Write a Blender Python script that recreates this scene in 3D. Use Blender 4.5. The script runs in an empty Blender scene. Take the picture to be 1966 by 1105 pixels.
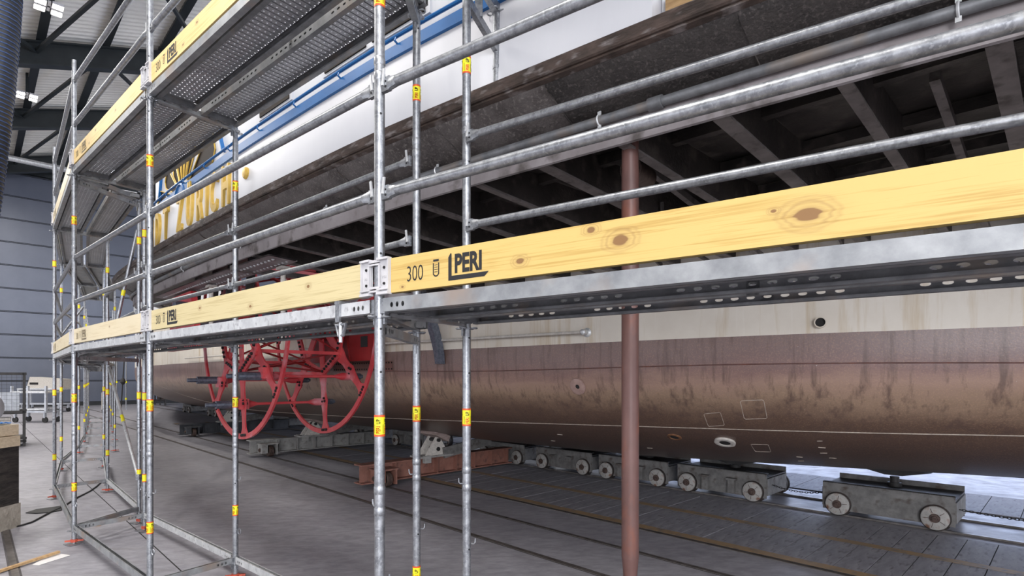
import bpy, math, random
from mathutils import Vector, Matrix
from mathutils.bvhtree import BVHTree

random.seed(7)
scene = bpy.context.scene
C = scene.collection
R = math.radians
V = Vector

# ------------------------------------------------------------------ camera, world, light, exposure
EYE, FPX, CX, HY = 1.87, 1060.0, 983.0, 726.0
cam = bpy.data.cameras.new('camera')
cam.sensor_width = 36.0
cam.lens = 36.0 * FPX / 1966.0
cam.shift_y = (HY - 552.5) / 1966.0
cam.clip_start, cam.clip_end = 0.05, 300
cam_o = bpy.data.objects.new('camera', cam)
cam_o.location = (0, 0, EYE)
cam_o.rotation_euler = (R(90), 0, 0)
C.objects.link(cam_o)
scene.camera = cam_o

world = bpy.data.worlds.new('world')
scene.world = world
world.use_nodes = True
bg = world.node_tree.nodes['Background']
bg.inputs[0].default_value = (0.88, 0.91, 1.0, 1)
bg.inputs[1].default_value = 2.6
scene.view_settings.view_transform = 'Standard'
scene.view_settings.look = 'None'
scene.view_settings.gamma = 1.0
scene.view_settings.use_curve_mapping = False
scene.view_settings.exposure = 0.25

# ship frame: u runs along the ship to the bow, v runs inboard, both on the floor
AX, AY = -0.6996, 0.7145
RZ = math.atan2(-AY, -AX)          # local x = -u, local y = v


def SW(u, v, z=0.0):
    return V((AX * u + AY * v, AY * u - AX * v, z))


def S(u, v, z=0.0):
    return V((-u, v, z))


def area(name, loc, size, energy, col, target=None, sy=None):
    l = bpy.data.lights.new(name, 'AREA')
    l.energy, l.color, l.size = energy, col, size
    if sy:
        l.shape = 'RECTANGLE'
        l.size_y = sy
    o = bpy.data.objects.new(name, l)
    o.location = loc
    d = (V(target) if target else V(loc) - V((0, 0, 1))) - V(loc)
    o.rotation_euler = d.to_track_quat('-Z', 'Y').to_euler()
    C.objects.link(o)
    return o


# rows of roof lights of the hall (long skylight strips under the roof)
for k, (u, v, e) in enumerate(((2, -5, 1100), (14, -5, 1300), (26, -5, 1300), (38, -3, 1200), (-10, -5, 900))):
    area('skylight_strip', SW(u, v, 13.2), 2.0, e, (1.0, 0.97, 0.93), SW(u, v, 0), 7.0)
# daylight from the open gate on the far side of the hall
area('gate_daylight', SW(6, 24, 4.5), 22, 1500, (0.42, 0.58, 1.0), SW(6, 12, 0.0), 7)
# daylight from the tall windows of the hall behind the photographer, to the right
area('window_daylight', SW(-15, -15, 8.0), 7.0, 3200, (0.95, 0.96, 1.0), SW(5, 5, 1.8), 10.0)


# ------------------------------------------------------------------ materials
def nt(m):
    m.use_nodes = True
    t = m.node_tree
    return t, t.nodes, t.links, t.nodes['Principled BSDF']


MATS = {}


def mat(name, c1, c2=None, scale=4.0, stretch=(1, 1, 1), rough=0.5, metal=0.0, detail=6, lo=0.35, hi=0.65,
        bump=0.0, bscale=None, c3=None, s3=14, rough2=None, spec=None, coat=0.0):
    m = bpy.data.materials.new(name)
    t, N, Lk, p = nt(m)
    p.inputs['Roughness'].default_value = rough
    p.inputs['Metallic'].default_value = metal
    if spec is not None:
        p.inputs['Specular IOR Level'].default_value = spec
    if coat:
        p.inputs['Coat Weight'].default_value = coat
        p.inputs['Coat Roughness'].default_value = 0.25
    tc = N.new('ShaderNodeTexCoord')
    mp = N.new('ShaderNodeMapping')
    mp.inputs['Scale'].default_value = stretch
    Lk.new(tc.outputs['Object'], mp.inputs['Vector'])
    if c2 is None:
        p.inputs['Base Color'].default_value = (*c1, 1)
    else:
        nz = N.new('ShaderNodeTexNoise')
        nz.inputs['Scale'].default_value = scale
        nz.inputs['Detail'].default_value = detail
        nz.inputs['Roughness'].default_value = 0.62
        Lk.new(mp.outputs[0], nz.inputs['Vector'])
        cr = N.new('ShaderNodeValToRGB')
        cr.color_ramp.elements[0].position = lo
        cr.color_ramp.elements[0].color = (*c1, 1)
        cr.color_ramp.elements[1].position = hi
        cr.color_ramp.elements[1].color = (*c2, 1)
        Lk.new(nz.outputs['Fac'], cr.inputs[0])
        out = cr.outputs[0]
        if c3 is not None:
            n3 = N.new('ShaderNodeTexNoise')
            n3.inputs['Scale'].default_value = s3
            n3.inputs['Detail'].default_value = 5
            Lk.new(mp.outputs[0], n3.inputs['Vector'])
            r3 = N.new('ShaderNodeValToRGB')
            r3.color_ramp.elements[0].position = 0.54
            r3.color_ramp.elements[0].color = (0, 0, 0, 1)
            r3.color_ramp.elements[1].position = 0.70
            r3.color_ramp.elements[1].color = (1, 1, 1, 1)
            Lk.new(n3.outputs['Fac'], r3.inputs[0])
            mx = N.new('ShaderNodeMixRGB')
            mx.inputs[2].default_value = (*c3, 1)
            Lk.new(r3.outputs[0], mx.inputs[0])
            Lk.new(out, mx.inputs[1])
            out = mx.outputs[0]
        Lk.new(out, p.inputs['Base Color'])
        if rough2 is not None:
            mr = N.new('ShaderNodeMapRange')
            mr.inputs['To Min'].default_value = rough
            mr.inputs['To Max'].default_value = rough2
            Lk.new(nz.outputs['Fac'], mr.inputs['Value'])
            Lk.new(mr.outputs[0], p.inputs['Roughness'])
    if bump:
        nb = N.new('ShaderNodeTexNoise')
        nb.inputs['Scale'].default_value = bscale or scale * 4
        nb.inputs['Detail'].default_value = 6
        Lk.new(mp.outputs[0], nb.inputs['Vector'])
        b = N.new('ShaderNodeBump')
        b.inputs['Strength'].default_value = bump
        b.inputs['Distance'].default_value = 0.02
        Lk.new(nb.outputs['Fac'], b.inputs['Height'])
        Lk.new(b.outputs[0], p.inputs['Normal'])
    MATS[name] = m
    return m


def emit(name, col, st):
    m = bpy.data.materials.new(name)
    t, N, Lk, p = nt(m)
    p.inputs['Base Color'].default_value = (*col, 1)
    p.inputs['Emission Color'].default_value = (*col, 1)
    p.inputs['Emission Strength'].default_value = st
    MATS[name] = m
    return m


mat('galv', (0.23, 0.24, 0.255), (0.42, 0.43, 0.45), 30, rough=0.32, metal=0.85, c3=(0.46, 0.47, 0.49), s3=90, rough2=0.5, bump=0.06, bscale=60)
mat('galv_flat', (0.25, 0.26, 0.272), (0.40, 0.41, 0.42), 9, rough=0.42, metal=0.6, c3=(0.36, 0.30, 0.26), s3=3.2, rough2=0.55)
mat('galv_shade', (0.14, 0.143, 0.15), (0.24, 0.245, 0.255), 9, rough=0.5, metal=0.5, c3=(0.26, 0.22, 0.19), s3=4)  # zinc with the shade on deck channels and conduit put into its colour
mat('flange_brown', (0.30, 0.19, 0.165), (0.40, 0.27, 0.23), 12, rough=0.5)
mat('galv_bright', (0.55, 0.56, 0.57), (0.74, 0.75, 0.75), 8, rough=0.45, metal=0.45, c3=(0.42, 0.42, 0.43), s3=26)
mat('cast_grey', (0.50, 0.49, 0.50), (0.60, 0.59, 0.60), 12, rough=0.55)
mat('ink', (0.012, 0.012, 0.014), rough=0.6)
mat('ink_faded', (0.11, 0.09, 0.06), (0.28, 0.22, 0.13), 40, rough=0.8)
mat('tape_yellow', (0.90, 0.83, 0.02), rough=0.4)
mat('tape_orange', (0.72, 0.10, 0.02), rough=0.4)
mat('nut_red', (0.42, 0.05, 0.03), (0.62, 0.12, 0.06), 20, rough=0.5)
mat('white_paint', (0.68, 0.68, 0.70), (0.75, 0.75, 0.765), 1.3, rough=0.35, stretch=(1, 1, 0.3))
mat('house_paint', (0.56, 0.57, 0.60), (0.62, 0.63, 0.66), 2, rough=0.45)
mat('blue_paint', (0.008, 0.115, 0.35), (0.012, 0.14, 0.41), 5, rough=0.35)
mat('gold', (0.62, 0.40, 0.07), (0.74, 0.50, 0.12), 10, rough=0.38, metal=0.25)
mat('window_dark', (0.025, 0.018, 0.014), rough=0.6, spec=0.15)
mat('strake_rust', (0.045, 0.034, 0.028), (0.12, 0.085, 0.07), 6, stretch=(1, 1, 3), rough=0.42, metal=0.3, c3=(0.26, 0.23, 0.22), s3=9, bump=0.25, bscale=30)
mat('flare_plate', (0.055, 0.046, 0.043), (0.12, 0.105, 0.10), 5, rough=0.42, c3=(0.17, 0.15, 0.14), s3=45, bump=0.3, bscale=70)
mat('flare_shaded', (0.020, 0.017, 0.016), (0.05, 0.043, 0.040), 5, rough=0.45, c3=(0.09, 0.078, 0.072), s3=60, bump=0.3, bscale=70)  # darker copy of flare_plate, shade of the right-hand plates put into the colour
mat('fascia', (0.22, 0.195, 0.195), (0.33, 0.30, 0.305), 2.5, rough=0.5, c3=(0.10, 0.085, 0.08), s3=6)
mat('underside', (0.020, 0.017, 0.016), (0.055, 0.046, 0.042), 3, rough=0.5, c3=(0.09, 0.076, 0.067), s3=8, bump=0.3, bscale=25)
mat('bracket_steel', (0.11, 0.096, 0.090), (0.20, 0.178, 0.17), 5, rough=0.55, c3=(0.06, 0.05, 0.045), s3=12)
mat('weld', (0.36, 0.30, 0.25), (0.54, 0.47, 0.40), 30, rough=0.5, metal=0.2)
mat('flange_white', (0.45, 0.42, 0.38), (0.62, 0.58, 0.53), 20, rough=0.5)
mat('rust', (0.10, 0.045, 0.025), (0.24, 0.11, 0.05), 14, rough=0.7)
mat('red_paint', (0.47, 0.035, 0.045), (0.62, 0.08, 0.085), 3, rough=0.34, c3=(0.60, 0.28, 0.31), s3=2.2)
mat('red_dark', (0.20, 0.012, 0.014), (0.30, 0.02, 0.02), 3, rough=0.4)
mat('bolt', (0.02, 0.018, 0.018), rough=0.5, metal=0.4)
mat('shaft_steel', (0.10, 0.115, 0.15), (0.19, 0.21, 0.26), 20, rough=0.35, metal=0.6)
mat('prop_brown', (0.105, 0.052, 0.044), (0.165, 0.082, 0.070), 5, stretch=(1, 1, 0.5), rough=0.42, c3=(0.20, 0.075, 0.05), s3=11)
mat('rail_steel', (0.10, 0.09, 0.085), (0.20, 0.18, 0.17), 9, rough=0.45, metal=0.5)
mat('slab', (0.22, 0.215, 0.24), (0.33, 0.32, 0.35), 3, rough=0.66, c3=(0.15, 0.142, 0.155), s3=7, stretch=(3, 0.8, 1))
mat('orange_line', (0.36, 0.235, 0.12), (0.28, 0.205, 0.135), 6, rough=0.6, c3=(0.17, 0.15, 0.14), s3=12)
mat('groove_fill', (0.06, 0.055, 0.055), (0.10, 0.09, 0.09), 6, rough=0.8)
mat('joint_dark', (0.02, 0.018, 0.018), rough=0.9)
mat('wall_panel', (0.115, 0.130, 0.172), (0.145, 0.160, 0.205), 0.35, rough=0.33, metal=0.2)
mat('wall_groove', (0.015, 0.017, 0.02), rough=0.6)
mat('roof_sheet', (0.86, 0.83, 0.75), (0.94, 0.91, 0.84), 0.6, rough=0.55)
mat('beam_black', (0.018, 0.022, 0.024), (0.028, 0.034, 0.036), 1.5, rough=0.4)
mat('bogie_grey', (0.105, 0.10, 0.096), (0.19, 0.183, 0.175), 7, rough=0.6, c3=(0.07, 0.055, 0.045), s3=8)
mat('bogie_wheel', (0.27, 0.26, 0.245), (0.42, 0.40, 0.375), 12, rough=0.6, c3=(0.16, 0.08, 0.05), s3=12)
mat('tyre', (0.02, 0.016, 0.014), (0.05, 0.035, 0.03), 8, rough=0.6)
mat('dark_steel', (0.012, 0.011, 0.011), (0.03, 0.027, 0.026), 6, rough=0.55)
mat('hub_rust', (0.05, 0.03, 0.025), (0.12, 0.08, 0.065), 25, rough=0.55, metal=0.3)
mat('beam_brown', (0.20, 0.085, 0.062), (0.29, 0.135, 0.10), 5, rough=0.65, c3=(0.12, 0.06, 0.05), s3=9)
mat('beam_grey', (0.24, 0.235, 0.225), (0.36, 0.35, 0.33), 5, rough=0.6, c3=(0.16, 0.14, 0.13), s3=9)
mat('beam_dark', (0.03, 0.032, 0.037), (0.06, 0.062, 0.068), 5, rough=0.6)
mat('pad_wood', (0.26, 0.19, 0.17), (0.38, 0.30, 0.27), 9, stretch=(1, 1, 4), rough=0.8)
mat('hose_black', (0.010, 0.011, 0.014), rough=0.35)
mat('hose_blue', (0.05, 0.09, 0.22), rough=0.4)
mat('paper', (0.78, 0.76, 0.75), rough=0.8)
mat('lath', (0.46, 0.28, 0.13), (0.60, 0.40, 0.20), 6, stretch=(1, 6, 6), rough=0.7)
mat('plank_pale', (0.55, 0.44, 0.30), (0.70, 0.58, 0.42), 3, stretch=(1, 8, 12), rough=0.75)
mat('charred', (0.012, 0.010, 0.009), (0.05, 0.042, 0.036), 5, stretch=(1, 1, 4), rough=0.8, bump=0.6, bscale=14)
mat('old_concrete', (0.30, 0.27, 0.22), (0.52, 0.47, 0.40), 5, rough=0.85, c3=(0.06, 0.05, 0.045), s3=5, bump=0.5)
mat('rag_blue', (0.05, 0.17, 0.50), (0.12, 0.30, 0.66), 14, rough=0.9)
mat('cloth_roll', (0.16, 0.155, 0.16), (0.30, 0.29, 0.30), 3, stretch=(40, 1, 1), rough=0.85)
mat('rubber', (0.02, 0.019, 0.019), rough=0.7)
mat('trolley_grey', (0.40, 0.42, 0.46), (0.56, 0.58, 0.62), 9, rough=0.4, metal=0.4)
mat('tag_orange', (0.62, 0.28, 0.02), rough=0.6)
mat('timber_old', (0.30, 0.18, 0.08), (0.48, 0.31, 0.15), 5, stretch=(1, 7, 7), rough=0.8)
emit('lamp_glow', (1.0, 0.95, 0.86), 14.0)


def wood(name, base, dark, knots, ink_line=None):
    """planed plank: fine grain along local x, with round knots at (x, z, radius)"""
    m = bpy.data.materials.new(name)
    t, N, Lk, p = nt(m)
    p.inputs['Roughness'].default_value = 0.5
    tc = N.new('ShaderNodeTexCoord')
    mp = N.new('ShaderNodeMapping')
    mp.inputs['Scale'].default_value = (0.7, 5, 11)
    Lk.new(tc.outputs['Object'], mp.inputs['Vector'])
    nz = N.new('ShaderNodeTexNoise')
    nz.inputs['Scale'].default_value = 3.5
    nz.inputs['Detail'].default_value = 5
    nz.inputs['Distortion'].default_value = 0.6
    Lk.new(mp.outputs[0], nz.inputs['Vector'])
    mp2 = N.new('ShaderNodeMapping')
    mp2.inputs['Scale'].default_value = (0.9, 4, 60)
    Lk.new(tc.outputs['Object'], mp2.inputs['Vector'])
    n2 = N.new('ShaderNodeTexNoise')
    n2.inputs['Scale'].default_value = 2.2
    n2.inputs['Detail'].default_value = 3
    Lk.new(mp2.outputs[0], n2.inputs['Vector'])
    ad = N.new('ShaderNodeMath')
    ad.operation = 'ADD'
    Lk.new(nz.outputs['Fac'], ad.inputs[0])
    Lk.new(n2.outputs['Fac'], ad.inputs[1])
    cr = N.new('ShaderNodeValToRGB')
    cr.color_ramp.elements[0].position = 0.78
    cr.color_ramp.elements[0].color = (*dark, 1)
    cr.color_ramp.elements[1].position = 1.08
    cr.color_ramp.elements[1].color = (*base, 1)
    Lk.new(ad.outputs[0], cr.inputs[0])
    out = cr.outputs[0]
    sx = N.new('ShaderNodeSeparateXYZ')
    Lk.new(tc.outputs['Object'], sx.inputs[0])
    for (kx, kz, kr) in knots:
        a = N.new('ShaderNodeCombineXYZ')
        for i, (o, k, sc) in enumerate(((0, kx, 1 / (1.7 * kr)), (2, kz, 1 / kr))):
            s1 = N.new('ShaderNodeMath')
            s1.operation = 'SUBTRACT'
            s1.inputs[1].default_value = k
            Lk.new(sx.outputs[o], s1.inputs[0])
            s2 = N.new('ShaderNodeMath')
            s2.operation = 'MULTIPLY'
            s2.inputs[1].default_value = sc
            Lk.new(s1.outputs[0], s2.inputs[0])
            Lk.new(s2.outputs[0], a.inputs[i])
        ln = N.new('ShaderNodeVectorMath')
        ln.operation = 'LENGTH'
        Lk.new(a.outputs[0], ln.inputs[0])
        wv = N.new('ShaderNodeMath')
        wv.operation = 'MULTIPLY_ADD'
        wv.inputs[1].default_value = 0.9
        Lk.new(nz.outputs['Fac'], wv.inputs[0])
        Lk.new(ln.outputs['Value'], wv.inputs[2])
        kc = N.new('ShaderNodeValToRGB')
        e = kc.color_ramp.elements
        e[0].position = 0.0
        e[0].color = (1, 1, 1, 1)
        e[1].position = 1.0
        e[1].color = (0, 0, 0, 1)
        for pos, val in ((0.36, 1.0), (0.40, 0.35), (0.50, 0.12), (0.56, 0.4), (0.62, 0.1), (0.7, 0.25), (0.76, 0.04)):
            q = e.new(pos)
            q.color = (val, val, val, 1)
        h = N.new('ShaderNodeMath')
        h.operation = 'MULTIPLY'
        h.inputs[1].default_value = 0.36
        Lk.new(wv.outputs[0], h.inputs[0])
        Lk.new(h.outputs[0], kc.inputs[0])
        mx = N.new('ShaderNodeMixRGB')
        mx.inputs[2].default_value = (0.24, 0.125, 0.045, 1)
        Lk.new(kc.outputs[0], mx.inputs[0])
        Lk.new(out, mx.inputs[1])
        out = mx.outputs[0]
    Lk.new(out, p.inputs['Base Color'])
    MATS[name] = m


wood('wood_gold', (0.63, 0.445, 0.15), (0.50, 0.325, 0.09), [(0.80, 0.06, 0.018), (1.21, 0.085, 0.028), (1.78, 0.075, 0.033), (1.69, 0.10, 0.008), (1.10, 0.135, 0.016), (0.17, 0.02, 0.008)])
wood('wood_pale', (0.63, 0.53, 0.29), (0.52, 0.42, 0.21), [(2.46, 0.10, 0.014), (1.80, 0.05, 0.015), (1.05, 0.10, 0.014), (0.6, 0.06, 0.012)])
wood('wood_light', (0.74, 0.64, 0.44), (0.66, 0.55, 0.35), [(1.5, 0.10, 0.010)])
wood('wood_high', (0.80, 0.58, 0.24), (0.70, 0.46, 0.16), [(1.0, 0.11, 0.014), (0.75, 0.05, 0.012), (1.7, 0.09, 0.013)])


def hull_paint(name, kind):
    """weathered ship paint in ship coordinates (x along the ship, z up) with runs and height bands; brown has bilge shade painted in"""
    m = bpy.data.materials.new(name)
    t, N, Lk, p = nt(m)
    tc = N.new('ShaderNodeTexCoord')

    def noise(st, sc, det=6):
        mp = N.new('ShaderNodeMapping')
        mp.inputs['Scale'].default_value = st
        Lk.new(tc.outputs['Object'], mp.inputs['Vector'])
        nz = N.new('ShaderNodeTexNoise')
        nz.inputs['Scale'].default_value = sc
        nz.inputs['Detail'].default_value = det
        nz.inputs['Roughness'].default_value = 0.65
        Lk.new(mp.outputs[0], nz.inputs['Vector'])
        return nz.outputs['Fac']

    def ramp(fac, stops):
        cr = N.new('ShaderNodeValToRGB')
        e = cr.color_ramp.elements
        e[0].position, e[0].color = stops[0][0], (*stops[0][1], 1)
        e[1].position, e[1].color = stops[-1][0], (*stops[-1][1], 1)
        for pos, c in stops[1:-1]:
            q = e.new(pos)
            q.color = (*c, 1)
        Lk.new(fac, cr.inputs[0])
        return cr.outputs[0]

    def mix(f, a, b, mode='MIX'):
        x = N.new('ShaderNodeMixRGB')
        x.blend_type = mode
        for i, q in ((0, f), (1, a), (2, b)):
            if isinstance(q, tuple):
                x.inputs[i].default_value = (*q, 1)
            elif isinstance(q, float):
                x.inputs[i].default_value = q
            else:
                Lk.new(q, x.inputs[i])
        return x.outputs[0]
    K, W = (0, 0, 0), (1, 1, 1)
    if kind == 'cream':
        base = ramp(noise((1, 1, 1), 1.2), [(0.3, (0.60, 0.54, 0.46)), (0.7, (0.70, 0.65, 0.57))])
        runs = ramp(noise((5, 5, 0.35), 1.1), [(0.52, K), (0.68, W)])
        c = mix(runs, base, (0.50, 0.40, 0.27))
        c = mix(ramp(noise((7, 7, 0.3), 1.6), [(0.60, K), (0.75, (0.6, 0.6, 0.6))]), c, (0.74, 0.70, 0.64))
        c = mix(ramp(noise((1, 1, 1), 30), [(0.68, K), (0.74, (0.5, 0.5, 0.5))]), c, (0.25, 0.2, 0.16))
        p.inputs['Roughness'].default_value = 0.5
    else:
        base = ramp(noise((1, 1, 1), 0.8), [(0.3, (0.11, 0.06, 0.047)), (0.7, (0.18, 0.10, 0.078))])
        sp = N.new('ShaderNodeSeparateXYZ')
        Lk.new(tc.outputs['Object'], sp.inputs[0])
        wob = N.new('ShaderNodeMath')
        wob.operation = 'MULTIPLY_ADD'
        wob.inputs[1].default_value = 0.5
        Lk.new(noise((0.6, 0.6, 2), 1.5), wob.inputs[0])
        Lk.new(sp.outputs[2], wob.inputs[2])
        # colour by height: violet waterline, pinkish, lighter tan; shade of the downturned bilge painted in
        band = ramp(wob.outputs[0], [(0.0, (0.123, 0.060, 0.049)), (1.0, (0.123, 0.060, 0.049))])
        mr = N.new('ShaderNodeMapRange')
        mr.inputs['From Min'].default_value = 0.8
        mr.inputs['From Max'].default_value = 2.75
        Lk.new(wob.outputs[0], mr.inputs['Value'])
        band = ramp(mr.outputs[0], [(0.0, (0.045, 0.024, 0.019)), (0.28, (0.070, 0.040, 0.031)), (0.46, (0.125, 0.078, 0.056)), (0.58, (0.30, 0.205, 0.140)),
                                    (0.66, (0.36, 0.235, 0.180)), (0.72, (0.24, 0.145, 0.130)), (0.78, (0.20, 0.130, 0.122)), (0.9, (0.22, 0.160, 0.150)), (1.0, (0.25, 0.185, 0.172))])
        c = mix(0.85, base, band)
        spk = ramp(noise((3, 3, 3), 26), [(0.5, K), (0.72, (0.42, 0.42, 0.42))])
        c = mix(spk, c, (0.473, 0.298, 0.184))
        runs = ramp(noise((6, 6, 0.5), 1.8), [(0.5, K), (0.66, (0.75, 0.75, 0.75))])
        c = mix(runs, c, (0.10, 0.062, 0.05))
        c = mix(ramp(noise((1, 1, 1), 40), [(0.70, K), (0.74, (0.6, 0.6, 0.6))]), c, (0.800, 0.800, 0.735))
        p.inputs['Roughness'].default_value = 0.34
        b = N.new('ShaderNodeBump')
        b.inputs['Strength'].default_value = 0.12
        b.inputs['Distance'].default_value = 0.01
        Lk.new(noise((1, 1, 1), 45), b.inputs['Height'])
        Lk.new(b.outputs[0], p.inputs['Normal'])
    Lk.new(c, p.inputs['Base Color'])
    MATS[name] = m


hull_paint('hull_cream', 'cream')
hull_paint('hull_brown', 'brown')


def floor_mat():
    m = bpy.data.materials.new('floor_concrete')
    t, N, Lk, p = nt(m)
    tc = N.new('ShaderNodeTexCoord')

    def noise(sc, st=(1, 1, 1), det=8):
        mp = N.new('ShaderNodeMapping')
        mp.inputs['Scale'].default_value = st
        mp.inputs['Rotation'].default_value = (0, 0, RZ)
        Lk.new(tc.outputs['Object'], mp.inputs['Vector'])
        n = N.new('ShaderNodeTexNoise')
        n.inputs['Scale'].default_value = sc
        n.inputs['Detail'].default_value = det
        n.inputs['Roughness'].default_value = 0.65
        Lk.new(mp.outputs[0], n.inputs['Vector'])
        return n.outputs['Fac']

    def ramp(f, l, a, h, b):
        cr = N.new('ShaderNodeValToRGB')
        cr.color_ramp.elements[0].position, cr.color_ramp.elements[0].color = l, (*a, 1)
        cr.color_ramp.elements[1].position, cr.color_ramp.elements[1].color = h, (*b, 1)
        Lk.new(f, cr.inputs[0])
        return cr.outputs[0]
    a = ramp(noise(0.5), 0.35, (0.31, 0.30, 0.335), 0.7, (0.43, 0.42, 0.455))
    b = ramp(noise(5, (1, 2.2, 1)), 0.4, (0.62, 0.62, 0.62), 0.65, (1, 1, 1))
    x = N.new('ShaderNodeMixRGB')
    x.blend_type = 'MULTIPLY'
    x.inputs[0].default_value = 0.75
    Lk.new(a, x.inputs[1])
    Lk.new(b, x.inputs[2])
    y = N.new('ShaderNodeMixRGB')
    Lk.new(ramp(noise(1.7, (0.5, 3, 1)), 0.58, (0, 0, 0), 0.74, (0.6, 0.6, 0.6)), y.inputs[0])
    Lk.new(x.outputs[0], y.inputs[1])
    y.inputs[2].default_value = (0.18, 0.165, 0.16, 1)
    Lk.new(y.outputs[0], p.inputs['Base Color'])
    Lk.new(ramp(noise(3), 0.3, (0.38, 0.38, 0.38), 0.7, (0.6, 0.6, 0.6)), p.inputs['Roughness'])
    bp = N.new('ShaderNodeBump')
    bp.inputs['Strength'].default_value = 0.15
    bp.inputs['Distance'].default_value = 0.01
    Lk.new(noise(30), bp.inputs['Height'])
    Lk.new(bp.outputs[0], p.inputs['Normal'])
    MATS['floor_concrete'] = m


floor_mat()


def deck_mat():
    """perforated sheet steel: rows of small round holes punched through"""
    m = bpy.data.materials.new('deck_sheet')
    t, N, Lk, p = nt(m)
    p.inputs['Metallic'].default_value = 0.55
    p.inputs['Roughness'].default_value = 0.45
    tc = N.new('ShaderNodeTexCoord')
    nz = N.new('ShaderNodeTexNoise')
    nz.inputs['Scale'].default_value = 7
    nz.inputs['Detail'].default_value = 5
    Lk.new(tc.outputs['Object'], nz.inputs['Vector'])
    cr = N.new('ShaderNodeValToRGB')
    cr.color_ramp.elements[0].color = (0.34, 0.345, 0.37, 1)
    cr.color_ramp.elements[1].color = (0.56, 0.565, 0.59, 1)
    Lk.new(nz.outputs['Fac'], cr.inputs[0])
    Lk.new(cr.outputs[0], p.inputs['Base Color'])
    sx = N.new('ShaderNodeSeparateXYZ')
    Lk.new(tc.outputs['Object'], sx.inputs[0])

    def cell(o, pitch):
        d = N.new('ShaderNodeMath')
        d.operation = 'DIVIDE'
        d.inputs[1].default_value = pitch
        Lk.new(o, d.inputs[0])
        fr = N.new('ShaderNodeMath')
        fr.operation = 'FRACT'
        Lk.new(d.outputs[0], fr.inputs[0])
        s = N.new('ShaderNodeMath')
        s.operation = 'SUBTRACT'
        s.inputs[1].default_value = 0.5
        Lk.new(fr.outputs[0], s.inputs[0])
        q = N.new('ShaderNodeMath')
        q.operation = 'MULTIPLY'
        q.inputs[1].default_value = pitch
        Lk.new(s.outputs[0], q.inputs[0])
        return q.outputs[0]
    cx = cell(sx.outputs[0], 0.05)
    cy = cell(sx.outputs[1], 0.036)
    cb = N.new('ShaderNodeCombineXYZ')
    Lk.new(cx, cb.inputs[0])
    Lk.new(cy, cb.inputs[1])
    ln = N.new('ShaderNodeVectorMath')
    ln.operation = 'LENGTH'
    Lk.new(cb.outputs[0], ln.inputs[0])
    lt = N.new('ShaderNodeMath')
    lt.operation = 'LESS_THAN'
    lt.inputs[1].default_value = 0.0052
    Lk.new(ln.outputs['Value'], lt.inputs[0])
    tr = N.new('ShaderNodeBsdfTransparent')
    mx = N.new('ShaderNodeMixShader')
    Lk.new(lt.outputs[0], mx.inputs[0])
    Lk.new(p.outputs[0], mx.inputs[1])
    Lk.new(tr.outputs[0], mx.inputs[2])
    Lk.new(mx.outputs[0], N['Material Output'].inputs['Surface'])
    MATS['deck_sheet'] = m


deck_mat()


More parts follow.
